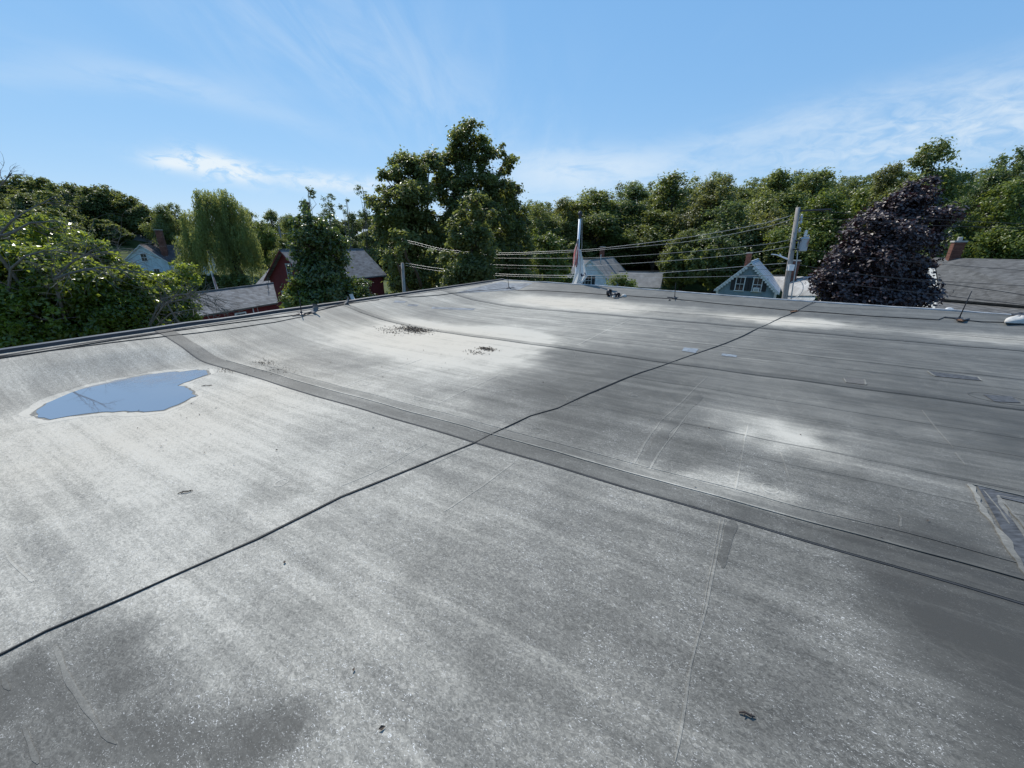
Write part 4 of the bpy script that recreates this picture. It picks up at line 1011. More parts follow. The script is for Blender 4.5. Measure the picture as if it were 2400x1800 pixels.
zg = ZG - .3; wl = MB(); wl.add([(k0[0], k0[1], zg), (k1[0], k1[1], zg), k1, k0], [(0, 1, 2, 3)]); wl.build('wall', M['shade_toned_siding'], GH)  # front wall coloured dark to stand in for the eave's shade
wl = MB(); wl.add([(k0[0] , k0[1], zg), k0, LR, LB, (LB[0], LB[1], zg)], [(0, 1, 2, 3, 4)]); wl.build('gable_wall', M['white_clap'], GH)
p0, p1, p2, p3 = Wp(2195, 705.5, 28.7), Wp(2560, 728, 20.1), Wp(2600, 790, 16.6), Wp(2190, 765, 23.4)
slope_part(GH, 'porch_roof', [p0, p1, p2, p3], 'grey_shingle_b', .15)
pw = [to_local(GH, p + dn * .2) for p in (p3, p2)]; wl = MB(); wl.add([(pw[0][0], pw[0][1], zg), (pw[1][0], pw[1][1], zg), pw[1], pw[0]], [(0, 1, 2, 3)]); wl.build('porch_wall', M['shade_toned_siding'], GH)
cq = to_local(GH, h0 + (h1 - h0) * .17); chimney(GH, cq[0], cq[1], cq[2] - .6, cq[2] + 1.15, .62); MB().lathe((cq[0], cq[1], cq[2] + 1.27), [(.16, 0), (.16, .2), (.12, .28)], 8).build('chimney_pot', M['concrete'], GH)

# pale house far left and two roofs behind trees
ap = Wp(328, 573, 76); zr = ap[2]
PH = house('pale_house', 'pale blue white gabled house behind the leafy bank at left', ap, -25)
gable_block(PH, 9, 3.3, zr, zr - 3.0, ZG - 1, 'paleblue_clap', 'brown_shingle', .3, .25, trim='white_paint')
window(PH, 'front', 0, zr - 2.3, .8, 1.3); window(PH, 'front', -1.3, zr - 5.2, .8, 1.5); window(PH, 'front', 1.3, zr - 5.2, .8, 1.5)
gable_block(PH, 6.5, 3.0, zr - .1, zr - 3.0, ZG - 1, 'white_clap', 'brown_shingle', .3, .25, x0=2.8, y0=4.2, axis='x', rname='side_roof', wname='side_wall')
f_ = window(PH, 'front', 5.0, zr - 4.4, .8, 1.5, off=1.2); f2_ = window(PH, 'front', 7.6, zr - 4.4, .8, 1.5, off=1.2)
chimney(PH, 2.6, 2.6, zr - 2.5, zr + 2.6, .95)
ap = Wp(262, 550, 92); zr = ap[2]
FH = house('distant_house', 'distant house with a plain grey roof above the left tree bank', ap, 50)
gable_block(FH, 8, 3.4, zr, zr - 2.8, ZG, 'white_clap', 'grey_roof', .3, .3)
ap = Wp(676, 570, 100); zr = ap[2]
FH2 = house('distant_house', 'tiny distant house peak with pale roof behind the red gable', ap, -35)
gable_block(FH2, 8, 3.6, zr, zr - 3.2, ZG, 'white_clap', 'pale_roof', .3, .3)

# ------------------------------------------------------------------ poles, transformer, wires, flags
SW = 17.9
pb, pt_ = Wplane(1832, 745, SW), Wplane(1871, 486, SW)
ax_ = (pt_ - pb) / (pt_[2] - pb[2]); base = pb + ax_ * (ZG - pb[2])
UP = empty('utility_pole', base, 0, 'leaning grey wooden utility pole at the far edge beside the blue house', 'utility pole')
H = pt_[2] - ZG; up_ = lambda z: ax_ * z
MB().tube([up_(-.3), up_(H * .4), up_(H * .75), up_(H)], [.118, .106, .092, .07], 12).build('shaft', M['pole_wood'], UP, True)
def at(v):   # height along the pole at image row v
    k = (v - 486) / (745 - 486); return pt_ + (pb - pt_) * k - base
ins = MB()
for v in (509, 519, 538): ins.lathe(at(v) + np.array([.13, -.05, 0]), [(.03, -.05), (.05, 0), (.03, .05), (.045, .09), (.01, .12)], 8)
ins.build('insulators', M['grey_metal'], UP)
MB().tube([at(494) , at(494) + E1 * .95 + [0, 0, .02]], .035, 6).build('top_arm', M['wire_dark'], UP)
br = MB(); br.tube([at(605) , at(592) - E1 * .45, at(591) - E1 * .62], [.025, .022, .02], 6); br.tube([at(603), at(596) - E1 * .28, at(590) - E1 * .36], .015, 5); br.build('wire_bracket', M['white_metal'], UP)
cb = MB(); cb.tube([at(560) + [.12, -.1, 0], at(600) + [.15, -.12, 0], at(640) + [.14, -.14, 0], at(700) + [.15, -.14, 0]], .02, 5); cb.build('conduit', M['grey_metal'], UP)
MB().box(tuple(at(622) + [-.16, -.24, -.09]), tuple(at(622) + [.02, -.10, .12])).build('junction_box', M['white_metal'], UP)
MB().tube([at(672) + [.1, -.12, 0] + E1 * (0.12 + .25 * math.sin(a)) + np.array([0, 0, .32 * math.cos(a)]) for a in np.linspace(0, 5.8, 16)], .012, 5).build('cable_coil', M['grey_metal'], UP)
tq = at(566) + base + E1 * .33 - E2 * .05
TR = empty('transformer', tq, 0, 'grey cylindrical transformer with a rusted side hung on the utility pole', 'transformer')
m, nt, b = new_mat('transformer_shell'); co = nt.node('ShaderNodeTexCoord').outputs['Object']; sx = nt.node('ShaderNodeSeparateXYZ'); nt.l.new(co, sx.inputs[0])
f = nt.math('ADD', nt.math('MULTIPLY', sx.outputs['X'], 3.0), nt.math('MULTIPLY', nt.math('SUBTRACT', nt.noise(co, 4, 4), .5), 1.6))
nt.l.new(nt.mix(nt.rng(f, 0.0, 0.38), rgb(.36, .38, .40), rgb(.22, .09, .05)), b.inputs['Base Color']); b.inputs['Roughness'].default_value = .6
MB().lathe((0, 0, 0), [(.12, -.26), (.132, -.24), (.132, .13), (.146, .15), (.146, .17), (.10, .21), (.02, .23)], 16).build('tank', m, TR)
MB().lathe((-.05, -.03, .21), [(.03, 0), (.055, .05), (.035, .09), (.055, .13), (.035, .17), (.05, .2), (.01, .24)], 10).build('bushing', M['white_paint'], TR)
MB().lathe((.07, -.02, .2), [(.02, 0), (.03, .05), (.02, .1)], 8).build('bushing', M['grey_metal'], TR)
MB().tube([(-.15, 0, .1), (-.33, .03, .1)], .03, 5).tube([(-.15, 0, -.2), (-.34, .03, -.2)], .03, 5).build('hanger', M['dark_metal'], TR)

sp_t, sp_b = Wplane(943, 616, SW + .6), Wplane(942, 695, SW + .6)
SP = empty('utility_pole', (sp_b[0], sp_b[1], ZG), 0, 'short plain grey pole standing before the dark central trees', 'utility pole')
MB().tube([(0, 0, -.3), (sp_t[0] - sp_b[0], sp_t[1] - sp_b[1], sp_t[2] - ZG)], [.13, .095], 10).build('shaft', M['pole_wood'], SP, True)
MB().tube([(-.02, -.12, sp_t[2] - ZG - .2), (.05, .14, sp_t[2] - ZG - .2)], .03, 6).build('bracket', M['grey_metal'], SP)
dq = Wp(653, 530, 75); DP = empty('utility_pole', (dq[0], dq[1], ZG), 0, 'distant utility pole with crossarm behind the red gable', 'utility pole')
MB().tube([(0, 0, 0), (0, 0, dq[2] - ZG)], [.22, .15], 8).build('shaft', M['pole_wood'], DP); 
for dz in (1.2, 2.6): MB().tube([(-1.3, -.5, dq[2] - ZG - dz), (1.3, .5, dq[2] - ZG - dz - .1)], .07, 6).build('crossarm', M['pole_wood'], DP)
wq = Wp(414, 553, 72); WP_ = empty('thin_pole', (wq[0], wq[1], ZG), 0, 'thin pale pole at the right end of the pale house', 'pole')
MB().tube([(0, 0, 0), (0, 0, wq[2] - ZG)], [.16, .11], 8).build('shaft', M['white_metal'], WP_)

def wire(label, pts, r=.012, mat='wire_bright', s=SW, name='power_line', group='overhead wires along the street'):
    q = [Wplane(u, v, s) for u, v in pts]; p = []
    n = len(q)                                   # smooth through the points
    for i in range(n - 1):
        a, b_, c, d = q[max(i - 1, 0)], q[i], q[i + 1], q[min(i + 2, n - 1)]
        for k in range(6):
            t = k / 6; p.append(.5 * ((2 * b_) + (-a + c) * t + (2 * a - 5 * b_ + 4 * c - d) * t * t + (-a + 3 * b_ - 3 * c + d) * t ** 3))
    p.append(q[-1]); o = MB().tube(p, r * .6, 5).build(name, M[mat], None, True); return tag(o, label, 'wire', group)
wire('topmost bright wire left of the leaning pole, over the white house chimney', [(930, 558), (966, 566), (1048, 585), (1164, 593), (1353, 586), (1426, 580), (1600, 558), (1768, 528), (1856, 505)], .016)
wire('second bright wire, twin just under the topmost left of the pole', [(930, 563), (966, 571), (1048, 589), (1164, 597), (1353, 590), (1426, 584), (1613, 566), (1781, 535), (1853, 515)], .013)
wire('thin dark wire passing behind the white chimney toward the pole', [(1100, 601), (1161, 605), (1347, 605), (1455, 601), (1600, 591), (1781, 574), (1851, 562)], .012)
wire('pale twisted wire crossing the white house ridge to the transformer', [(1130, 617), (1175, 621), (1349, 624), (1455, 619), (1600, 609), (1745, 595), (1849, 578)], .014)
wire('faint straight wire low across the white house gable', [(1110, 624), (1159, 627), (1349, 633), (1471, 635), (1647, 634), (1780, 632), (1843, 628)], .009, 'wire_dark')
wire('thick bright wire that meets the pole at the blue house peak', [(951, 617), (1036, 630), (1168, 642), (1349, 646), (1478, 643), (1600, 636), (1772, 622), (1842, 617)], .019)
wire('lowest bright wire, just over the roof edge left of the pole', [(951, 622), (1036, 636), (1168, 646), (1347, 651), (1500, 651), (1600, 650), (1772, 646), (1836, 645)], .013)
wire('thick wire falling right from the pole across the purple tree', [(1842, 617), (1880, 622), (1943, 633), (2000, 641), (2141, 657), (2300, 676), (2420, 695)], .017, 'wire_dark')
wire('lowest wire right of the pole, across the foot of the purple tree', [(1836, 645), (1900, 656), (2111, 681), (2250, 697), (2420, 716)], .016, 'wire_dark')
wire('dark wire across the shingled roof midway down', [(1990, 640), (2060, 647), (2171, 657), (2400, 670), (2440, 672)], .012, 'wire_dark')
wire('thin pale wire crossing the purple tree at mid height to the roof ridge', [(1849, 578), (1936, 591), (2014, 601), (2201, 619), (2400, 634), (2440, 637)], .010, 'wire_dark')
wire('upper dark wire leaving the pole top over the purple tree', [(1871, 494), (1922, 495), (2081, 508), (2322, 521), (2440, 526)], .012, 'wire_dark')
wire('upper dark wire second below the pole top right side', [(1856, 510), (1960, 514), (2110, 524), (2230, 530), (2440, 536)], .011, 'wire_dark')

# flagpole on the far edge, with two limp flags
fs = float(s_far(-3.6)) + .55
fb, ft = Wplane(1348, 690, fs), Wplane(1359, 513, fs)
axf = (ft - fb) / (ft[2] - fb[2]); base = fb + axf * (ZG - fb[2])
FP = empty('flagpole', base, 0, 'white flagpole rising beyond the far roof edge', 'flagpole'); Hf = ft[2] - ZG
MB().tube([axf * 0, axf * Hf * .6, axf * Hf], [.07, .06, .045], 12).build('pole', M['white_metal'], FP, True)
MB().lathe(axf * Hf, [(.035, 0), (.05, .02), (.05, .10), (.085, .13), (.085, .19), (.05, .24), (.01, .26)], 12).build('finial', M['dark_metal'], FP)
MB().tube([axf * Hf + [.07, -.03, .02], axf * (Hf * .9) + [.13, -.03, 0], axf * (Hf * .75) + [.12, -.03, 0]], .010, 5).build('halyard', M['wire_bright'], FP)
cr_ = MB(); lp = fb - base; kz = (Wplane(1359, 668, fs) - base); cr_.tube([lp + [.0, 0, .15], lp + [.2, -.1, .12], lp + [.24, -.12, .2], lp + [.22, -.12, .95]], .022, 6); cr_.build('bracket', M['grey_metal'], FP)
def limp_flag(name, label, top, mats_fn, height, width, seed, outl):
    """cloth hanging in vertical folds: outl(k) gives left and right offset at height fraction k from the top"""
    nu, nv = 26, 22; vv, ff, col = [], [], []
    for i in range(nv + 1):
        k = i / nv; l, r = outl(k)
        for j in range(nu + 1):
            q = j / nu; x = l + (r - l) * q
            y = .05 * math.sin(q * 15 + 2 * k + seed) * (.4 + .8 * k) + .03 * math.sin(q * 31 + seed)
            p = E1 * x + E2 * y; vv.append((p[0], p[1], -height * k + .03 * math.sin(q * 9 + seed) * k))
            col.append(mats_fn(q, k))
    for i in range(nv):
        for j in range(nu): a = i * (nu + 1) + j; ff.append((a, a + 1, a + nu + 2, a + nu + 1))
    me = MB().add(vv, ff).mesh(name); a = me.color_attributes.new('dye', 'FLOAT_COLOR', 'POINT'); a.data.foreach_set('color', np.array([c + (1,) for c in col], np.float32).ravel())
    me.polygons.foreach_set('use_smooth', [True] * len(me.polygons))
    m, nt, b = new_mat(name + '_cloth'); nt.l.new(nt.attr('dye').outputs['Color'], b.inputs['Base Color']); b.inputs['Roughness'].default_value = .8; b.inputs['Specular IOR Level'].default_value = .2
    tr = nt.node('ShaderNodeBsdfTranslucent'); nt.l.new(nt.attr('dye').outputs['Color'], tr.inputs[0]); mx = nt.node('ShaderNodeMixShader'); mx.inputs[0].default_value = .4
    nt.l.new(b.outputs[0], mx.inputs[1]); nt.l.new(tr.outputs[0], mx.inputs[2]); nt.l.new(mx.outputs[0], m.node_tree.nodes['Material Output'].inputs[0])
    o = link(name, me, m); o.location = top; return tag(o, label, 'flag')
def white_dye(q, k):
    c = (.78, .78, .76)
    zig = abs((q * 3.0) % 1 - .5) * .12
    if .60 + zig < k < .655 + zig and .45 < q < .95: c = (.03, .035, .08)
    return c
wtop = Wplane(1358, 586, fs - .15)
limp_flag('white_flag', 'limp white flag with a dark navy emblem hanging on the flagpole', wtop, white_dye, 1.32, .4, 1.0, lambda k: (-.03 - .24 * max(0, (k - .35) / .65) ** 1.0 if k > .35 else -.02 + 0 * k, .04 + .34 * min(k / .68, 1) * (1 if k < .68 else 1) - max(0, (k - .68)) * .95))
def us_dye(q, k):
    if k < .16: return (.04, .05, .14) if int(q * 9 + k * 6) % 4 else (.6, .6, .62)
    return (.5, .2, .2) if int(q * 7 + k * 2) % 2 else (.66, .65, .64)
utop = Wplane(1355, 560, fs - .12)
limp_flag('striped_flag', 'limp red and white striped flag gathered against the flagpole', utop, us_dye, .95, .2, 4.0, lambda k: (-.13 * math.sin(min(k * 2.2, 1.57)) , .03))
fq = Wp(495, 638, 52); zf = float(ZG)
FP2 = empty('flagpole', (fq[0], fq[1], zf), 0, 'small distant flagpole beyond the low red wing', 'flagpole')
MB().tube([(0, 0, 0), (0, 0, fq[2] - zf)], [.06, .045], 8).build('pole', M['white_metal'], FP2); MB().lathe((0, 0, fq[2] - zf), [(.03, 0), (.09, .06), (.03, .14)], 8).build('finial', M['white_metal'], FP2)
limp_flag('striped_flag', 'small distant striped flag drooping left of the red house', fq + np.array([.08, 0, -.25]), us_dye, 2.1, .5, 2.0, lambda k: (0, .12 + .42 * k))

# ------------------------------------------------------------------ trees near the building
def G(u, Y):     # ground point under image column u, Y metres ahead
    q = Wp(u, 575, Y); return np.array([q[0], q[1], float(ground_z(q[0], q[1]))])

make_tree('broadleaf_tree', 'glossy leaved tree filling the left edge beside the roof', [lob(-110, 600, 90, 13.2), lob(-60, 690, 90, 12.2), lob(25, 575, 62, 14.5), lob(110, 552, 50, 14.8), lob(55, 655, 75, 12.9), lob(150, 655, 68, 13.2), lob(25, 745, 75, 12.2), lob(125, 750, 75, 12.5), lob(190, 590, 48, 14.8), lob(60, 830, 90, 12.2), lob(-40, 800, 90, 11.9)],
          46000, .155, 'near', G(60, 13.5), Wp(60, 600, 13.9), .17, 1, 'leafy trees along the left wall', 'bark_grey', clump=.26, gap=.6, up=.35, nclump=460)
make_tree('broadleaf_tree', 'glossy leaved tree right of the edge tree, under bare boughs', [lob(235, 620, 40, 15.5), lob(215, 690, 66, 13.9), lob(290, 680, 58, 14.7), lob(230, 770, 70, 13.5), lob(320, 740, 55, 14.5), lob(340, 690, 45, 15.5), lob(300, 800, 70, 14.2), lob(275, 640, 32, 15.8)],
          30000, .155, 'near', G(265, 14.7), Wp(265, 660, 14.8), .15, 2, 'leafy trees along the left wall', 'bark_grey', clump=.26, gap=.6, up=.35, nclump=340)
make_tree('broadleaf_tree', 'small leafy tree top beside the low red wing roof', [lob(425, 642, 30, 17.8), lob(440, 670, 28, 17.5), lob(398, 680, 34, 16.8), lob(375, 720, 42, 15.8), lob(420, 730, 40, 16.5), lob(380, 790, 60, 15.8), lob(445, 790, 50, 16.8)],
          17000, .14, 'near', G(405, 16.8), Wp(410, 690, 16.8), .12, 3, 'leafy trees along the left wall', 'bark_grey', clump=.27, gap=.6, up=.35, nclump=230)
make_tree('tall_shrub', 'tall dark glossy shrub standing before the red house', [lob(722, 482, 16, 12.4), lob(702, 548, 24, 12.3), lob(762, 528, 26, 12.4), lob(785, 572, 26, 12.5), lob(712, 600, 34, 12.2), lob(835, 705, 20, 12.8), lob(712, 520, 26, 12.3), lob(740, 540, 32, 12.2), lob(730, 585, 38, 12.1), lob(775, 570, 30, 12.4), lob(784, 615, 36, 12.4), lob(745, 640, 48, 12.0), lob(792, 660, 38, 12.5), lob(822, 690, 26, 12.8), lob(765, 700, 55, 12.0), lob(806, 740, 46, 12.4), lob(740, 780, 70, 12)],
          56000, .11, 'cedar', G(765, 12.3), Wp(745, 540, 12.2), .14, 4, clump=.36, gap=.45, up=.35, nclump=330, cat='shrub')
make_tree('leafy_sapling', 'pale green leafy sapling at the foot of the tall dark shrub', [lob(695, 668, 24, 11.4), lob(685, 700, 28, 11.2), lob(715, 720, 32, 11.2), lob(700, 760, 40, 11.2)],
          5200, .11, 'bright', G(700, 11.3), Wp(698, 680, 11.3), .05, 5, clump=.42, gap=.3, up=.5, nclump=60)
make_tree('leafy_sapling', 'light leafy sapling right of the tall dark shrub', [lob(850, 672, 20, 13.2), lob(838, 690, 22, 13.0), lob(855, 720, 30, 13.0)],
          3600, .09, 'cedar', G(850, 13.2), Wp(848, 680, 13.1), .05, 6, clump=.42, gap=.3, up=.5, nclump=50)

# bare dead boughs sweeping over the bank
def bare_tree():
    r = np.random.default_rng(21); mb = MB(); tb = MB()
    def P3(u, v, Y): return Wp(u, v, Y * 1.6)
    def twig_rec(p, d, L, rad, lev):
        n = 4; pts = [p]; dd = d.copy()
        for i in range(n):
            dd = unit(dd + r.normal(size=3) * .22 + np.array([0, 0, -.03])); pts.append(pts[-1] + dd * L / n)
        (tb if lev > 1 else mb).tube(pts, list(np.linspace(rad, rad * .35, n + 1)), 4 if lev else 5)
        if lev >= 3: return
        for i in range(1, n + 1):
            for _ in range(2 if lev < 2 else 1):
                if r.random() < .5: twig_rec(pts[i], unit(dd + r.normal(size=3) * .62), L * r.uniform(.4, .65), rad * .5, lev + 1)
    limbs = [[(105, 700, 8.0), (115, 670, 7.8), (132, 648, 7.7), (168, 615, 7.6), (195, 600, 7.6), (245, 590, 7.8), (290, 583, 8.1)],
             [(128, 655, 7.7), (165, 640, 7.5), (200, 631, 7.5), (250, 626, 7.6), (330, 640, 7.9), (385, 668, 8.3)],
             [(20, 680, 7.5), (25, 630, 7.4), (60, 600, 7.3), (100, 588, 7.4), (150, 588, 7.6)],
             [(-40, 640, 7.6), (-10, 560, 7.5), (30, 515, 7.5), (70, 490, 7.7), (115, 468, 7.9)],
             [(-60, 600, 7.4), (-40, 500, 7.4), (-18, 450, 7.5), (8, 428, 7.6), (28, 405, 7.7)],
             [(-30, 560, 7.4), (30, 545, 7.4), (70, 522, 7.5), (130, 518, 7.7), (185, 535, 7.9)]]
    base = np.array([*Wp(60, 575, 13.6)[:2], ZG])
    for k, l in enumerate(limbs):
        p = [P3(*q) for q in l]; mb.tube(p, list(np.linspace(.042, .010, len(p))), 6)
        mb.tube(curve_pts(base + [0, 0, 3.2 + .2 * k], p[0], .1, 3), [.06, .055, .05, .042], 6)
        for i in range(1, len(p)):
            d = unit(p[i] - p[i - 1])
            for _ in range(2 if k == 4 else 3): twig_rec(p[i] + (p[i - 1] - p[i]) * r.random(), unit(d + r.normal(size=3) * .5), r.uniform(.4, .8) if k in (3, 4, 5) else r.uniform(.65, 1.35), .010, 1)
    root = empty('bare_tree', base, 0, 'bare grey dead tree whose thin boughs sweep over the left bank', 'tree')
    off = -base
    t = MB().tube([base - [0, 0, .3], base + [0, 0, 2], base + [0, 0, 4.6]], [.16, .12, .06], 8).build('trunk', M['bark_grey'], root); t.location = off
    o = mb.build('boughs', M['bark_grey'], root); o.location = off; o = tb.build('twigs', M['bark_grey'], root); o.location = off; o['kind'] = 'stuff'
bare_tree()
def bare_bush():
    r = np.random.default_rng(33); mb = MB(); base = G(450, 14.6)
    for (pts) in ([(350, 765, 10), (385, 715, 9.8), (420, 690, 9.7), (455, 690, 9.7), (505, 712, 9.9), (535, 735, 10)], [(360, 770, 10), (400, 735, 9.8), (450, 725, 9.7), (500, 738, 9.9)], [(350, 760, 10), (380, 700, 10), (430, 690, 10), (470, 705, 10.2), (490, 720, 10.2)], [(390, 710, 9.8), (440, 700, 9.6), (480, 690, 9.8), (520, 705, 10)]):
        p = [Wp(q[0], q[1], q[2] * 1.4) for q in pts]; mb.tube(p, list(np.linspace(.028, .006, len(p))), 5); mb.tube(curve_pts(base, p[0], .3, 4), list(np.linspace(.05, .028, 5)), 5)
        for i in range(1, len(p)):
            for _ in range(9):
                q = p[i] + (p[i - 1] - p[i]) * r.random(); d = unit(unit(p[i] - p[i - 1]) + r.normal(size=3) * .7); L = r.uniform(.28, .85)
                a = q + d * L * .5; b_ = a + unit(d + r.normal(size=3) * .4) * L * .5; mb.tube([q, a, b_], [.010, .007, .003], 4)
                mb.tube([a, a + unit(d + r.normal(size=3) * .8) * L * .4], [.006, .003], 4)
    root = empty('bare_shrub', base, 0, 'tangle of bare twigs hanging before the low red wing roof', 'shrub'); o = mb.build('twigs', M['bark_grey'], root); o.location = -base
bare_bush()

# ------------------------------------------------------------------ the tall trees at the centre
make_tree('deciduous_tree', 'broad leafy tree, left of the tall central pair', [lob(944, 560, 26, 22.4), lob(925, 590, 22, 22.6), lob(910, 425, 30, 33), lob(955, 405, 40, 33), lob(1005, 405, 38, 33), lob(925, 480, 48, 31.5), lob(975, 470, 46, 31), lob(908, 540, 38, 32), lob(950, 545, 48, 31), lob(1000, 540, 40, 32), lob(930, 605, 34, 32), lob(950, 625, 48, 31.5), lob(1000, 640, 42, 32), lob(948, 680, 34, 32), lob(985, 700, 42, 32)],
          42000, .27, 'centre', G(965, 32.5), Wp(970, 420, 32.5), .34, 7, 'tall trees at the centre', clump=.34, gap=.5, nclump=260)
make_tree('deciduous_tree', 'tallest tree of the scene with open airy top', [lob(1105, 330, 44, 34), lob(1075, 365, 36, 34), lob(1138, 360, 34, 34), lob(1185, 368, 28, 34), lob(1178, 395, 18, 34), lob(1050, 400, 34, 34), lob(1120, 440, 46, 33), lob(1060, 455, 42, 33), lob(1170, 450, 36, 34), lob(1090, 510, 50, 32.5), lob(1150, 520, 46, 33), lob(1045, 540, 40, 33), lob(1080, 590, 50, 32), lob(1145, 590, 48, 32.5), lob(1050, 680, 44, 32)],
          40000, .25, 'centre', G(1095, 33.5), Wp(1105, 370, 34), .36, 8, 'tall trees at the centre', clump=.30, gap=.40, nclump=360)
make_tree('deciduous_tree', 'drab olive tree in front of the tallest tree, hiding the wires', [lob(1118, 470, 24, 20.4), lob(1090, 500, 28, 20.3), lob(1132, 515, 28, 20.3), lob(1075, 550, 30, 20), lob(1115, 570, 36, 20), lob(1060, 610, 28, 20), lob(1142, 600, 26, 20), lob(1100, 640, 44, 19.6), lob(1135, 670, 34, 19.6), lob(1070, 680, 40, 19.6), lob(1105, 740, 60, 19.4)],
          26000, .17, 'centre', G(1100, 19.8), Wp(1105, 520, 20.1), .15, 29, 'tall trees at the centre', clump=.38, gap=.4, nclump=200)
make_tree('deciduous_tree', 'dark dense tree right of the tall airy one', [lob(1200, 450, 30, 36), lob(1180, 490, 38, 36), lob(1212, 510, 34, 36), lob(1195, 560, 42, 35), lob(1215, 590, 36, 36), lob(1165, 600, 40, 35), lob(1200, 650, 46, 35), lob(1170, 690, 44, 35), lob(1150, 650, 36, 34.5)],
          27000, .27, 'centre', G(1195, 36), Wp(1195, 470, 36), .28, 9, 'tall trees at the centre', clump=.34, gap=.5, nclump=190)
make_tree('young_tree', 'yellow green young tree beside the dark central group', [lob(1265, 565, 26, 41), lob(1295, 575, 26, 41), lob(1272, 610, 26, 40), lob(1310, 615, 24, 41), lob(1285, 650, 34, 40), lob(1325, 660, 28, 41), lob(1255, 640, 28, 40)],
          11000, .26, 'bright', G(1285, 41), Wp(1280, 590, 41), .14, 10, clump=.36, gap=.4, nclump=110)
make_tree('garden_bush', 'pale green garden bush in front of the white house', [lob(1450, 668, 22, 27), lob(1478, 672, 20, 27), lob(1462, 655, 14, 27), lob(1440, 690, 26, 27), lob(1480, 700, 28, 27)],
          4200, .16, 'bright', G(1462, 27), Wp(1462, 665, 27), .05, 11, clump=.4, gap=.4, nclump=50, cat='bush')
# purple maple
make_tree('purple_maple', 'purple leaved maple beside the utility pole before the grey roof', [lob(2170, 440, 26, 25.5), lob(2140, 462, 34, 25), lob(2178, 480, 28, 25.5), lob(2095, 500, 42, 24.5), lob(2150, 530, 52, 24), lob(2176, 520, 20, 25.5), lob(2040, 545, 44, 24), lob(2095, 575, 54, 23.4), lob(2150, 590, 44, 24), lob(2000, 600, 42, 23.6), lob(2050, 640, 56, 23), lob(2120, 645, 50, 23.2), lob(1955, 640, 36, 23.4), lob(1930, 680, 34, 23), lob(1990, 690, 50, 22.8), lob(2080, 700, 56, 22.8), lob(2145, 680, 38, 23), lob(2188, 690, 18, 23), lob(2186, 612, 18, 24.5), lob(2000, 740, 60, 22.8), lob(2100, 760, 60, 22.8)],
          60000, .19, 'maple', G(2080, 24.5), Wp(2110, 530, 24.3), .26, 12, clump=.36, gap=.5, up=.6, aspect=.85, nclump=420)

# willow
def willow():
    r = np.random.default_rng(8); root_p = G(550, 62); root = empty('willow_tree', root_p, 0, 'large pale weeping willow in the left distance', 'tree')
    lb = [lob(500, 500, 42, 62), lob(455, 520, 28, 62), lob(545, 500, 34, 62), lob(480, 470, 26, 62), lob(525, 470, 26, 62), lob(445, 570, 28, 61), lob(570, 555, 30, 61), lob(500, 560, 46, 60.5), lob(540, 590, 34, 61), lob(590, 590, 18, 61), lob(440, 620, 26, 61)]
    C, T = [], []
    ns = 1500
    a = np.array([l[3] for l in lb]); li = r.choice(len(lb), ns, p=a / a.sum()); ct = r.random(ns)
    for k in range(ns):
        l = np.array(lb[li[k]]); d = unit(r.normal(size=3) + [0, 0, .5]); p = l[:3] + d * l[3:6] * r.uniform(.75, 1.02)
        L = r.uniform(1.2, 4.6); n = int(L * 8); z = np.linspace(0, L, n)
        drift = r.normal(size=2) * .12
        q = np.stack([p[0] + drift[0] * z + r.normal(size=n) * .12, p[1] + drift[1] * z + r.normal(size=n) * .12, p[2] - z], -1)
        q = q[q[:, 2] > root_p[2] + .5]; C.append(q); T.append(np.full(len(q), ct[k]))
    C = np.concatenate(C); T = np.concatenate(T); n = len(C)
    N = unit(r.normal(size=(n, 3)) + [0, 0, .2]); A = unit(r.normal(size=(n, 3)) * .35 + [0, 0, -1]); L = r.uniform(.25, .5, n)
    V, Q = leaves(C - root_p, N, A, L, L * .3); tint = np.repeat(np.clip(.5 * T + .5 * r.random(n), 0, 1), 4)
    link('crown', np_mesh('crown', V, Q, LEAF['willow'], tint), None, root)
    t, b = MB(), MB(); top = Wp(520, 520, 62) - root_p
    t.tube(curve_pts((0, 0, -.3), top, 0, 6, .2, r), list(np.linspace(1.0, .3, 7)), 9)
    for l in lb:
        c = np.array(l[:3]) - root_p; b.tube(curve_pts(top * r.uniform(.3, .75), c, 1.0, 5, .2, r), list(np.linspace(.32, .06, 6)), 6)
    t.build('trunk', M['bark'], root, True); b.build('branches', M['bark'], root, True)
willow()

# airy thin trees behind the red house
for k, (u, v, w, Y, lab) in enumerate([(722, 437, 40, 58, 'thin airy tree with bare tips, leftmost behind the red house ridge'), (768, 450, 42, 60, 'thin airy tree above the red house ridge, left of centre'), (812, 462, 40, 58, 'thin airy tree above the right part of the red ridge'), (850, 432, 44, 60, 'taller airy tree touching the broad dark central tree')]):
    r = np.random.default_rng(50 + k); L_ = []
    for j in range(16):
        f = j / 15; vv = v + 12 + f * (640 - v); ww = w * (.35 + .75 * min(1, f * 1.8)); L_.append(lob(u + r.uniform(-1, 1) * ww * .6, vv, r.uniform(.3, .5) * w * (.55 + .5 * f), Y + r.uniform(-1.5, 1.5)))
    tr = make_tree('airy_tree', lab, L_, 9000, .24, 'airy', G(u, Y), Wp(u, v + 8, Y), .15, 60 + k, 'airy trees behind the red house', 'bark_grey', twigs=110, clump=.42, gap=.3, nclump=170)

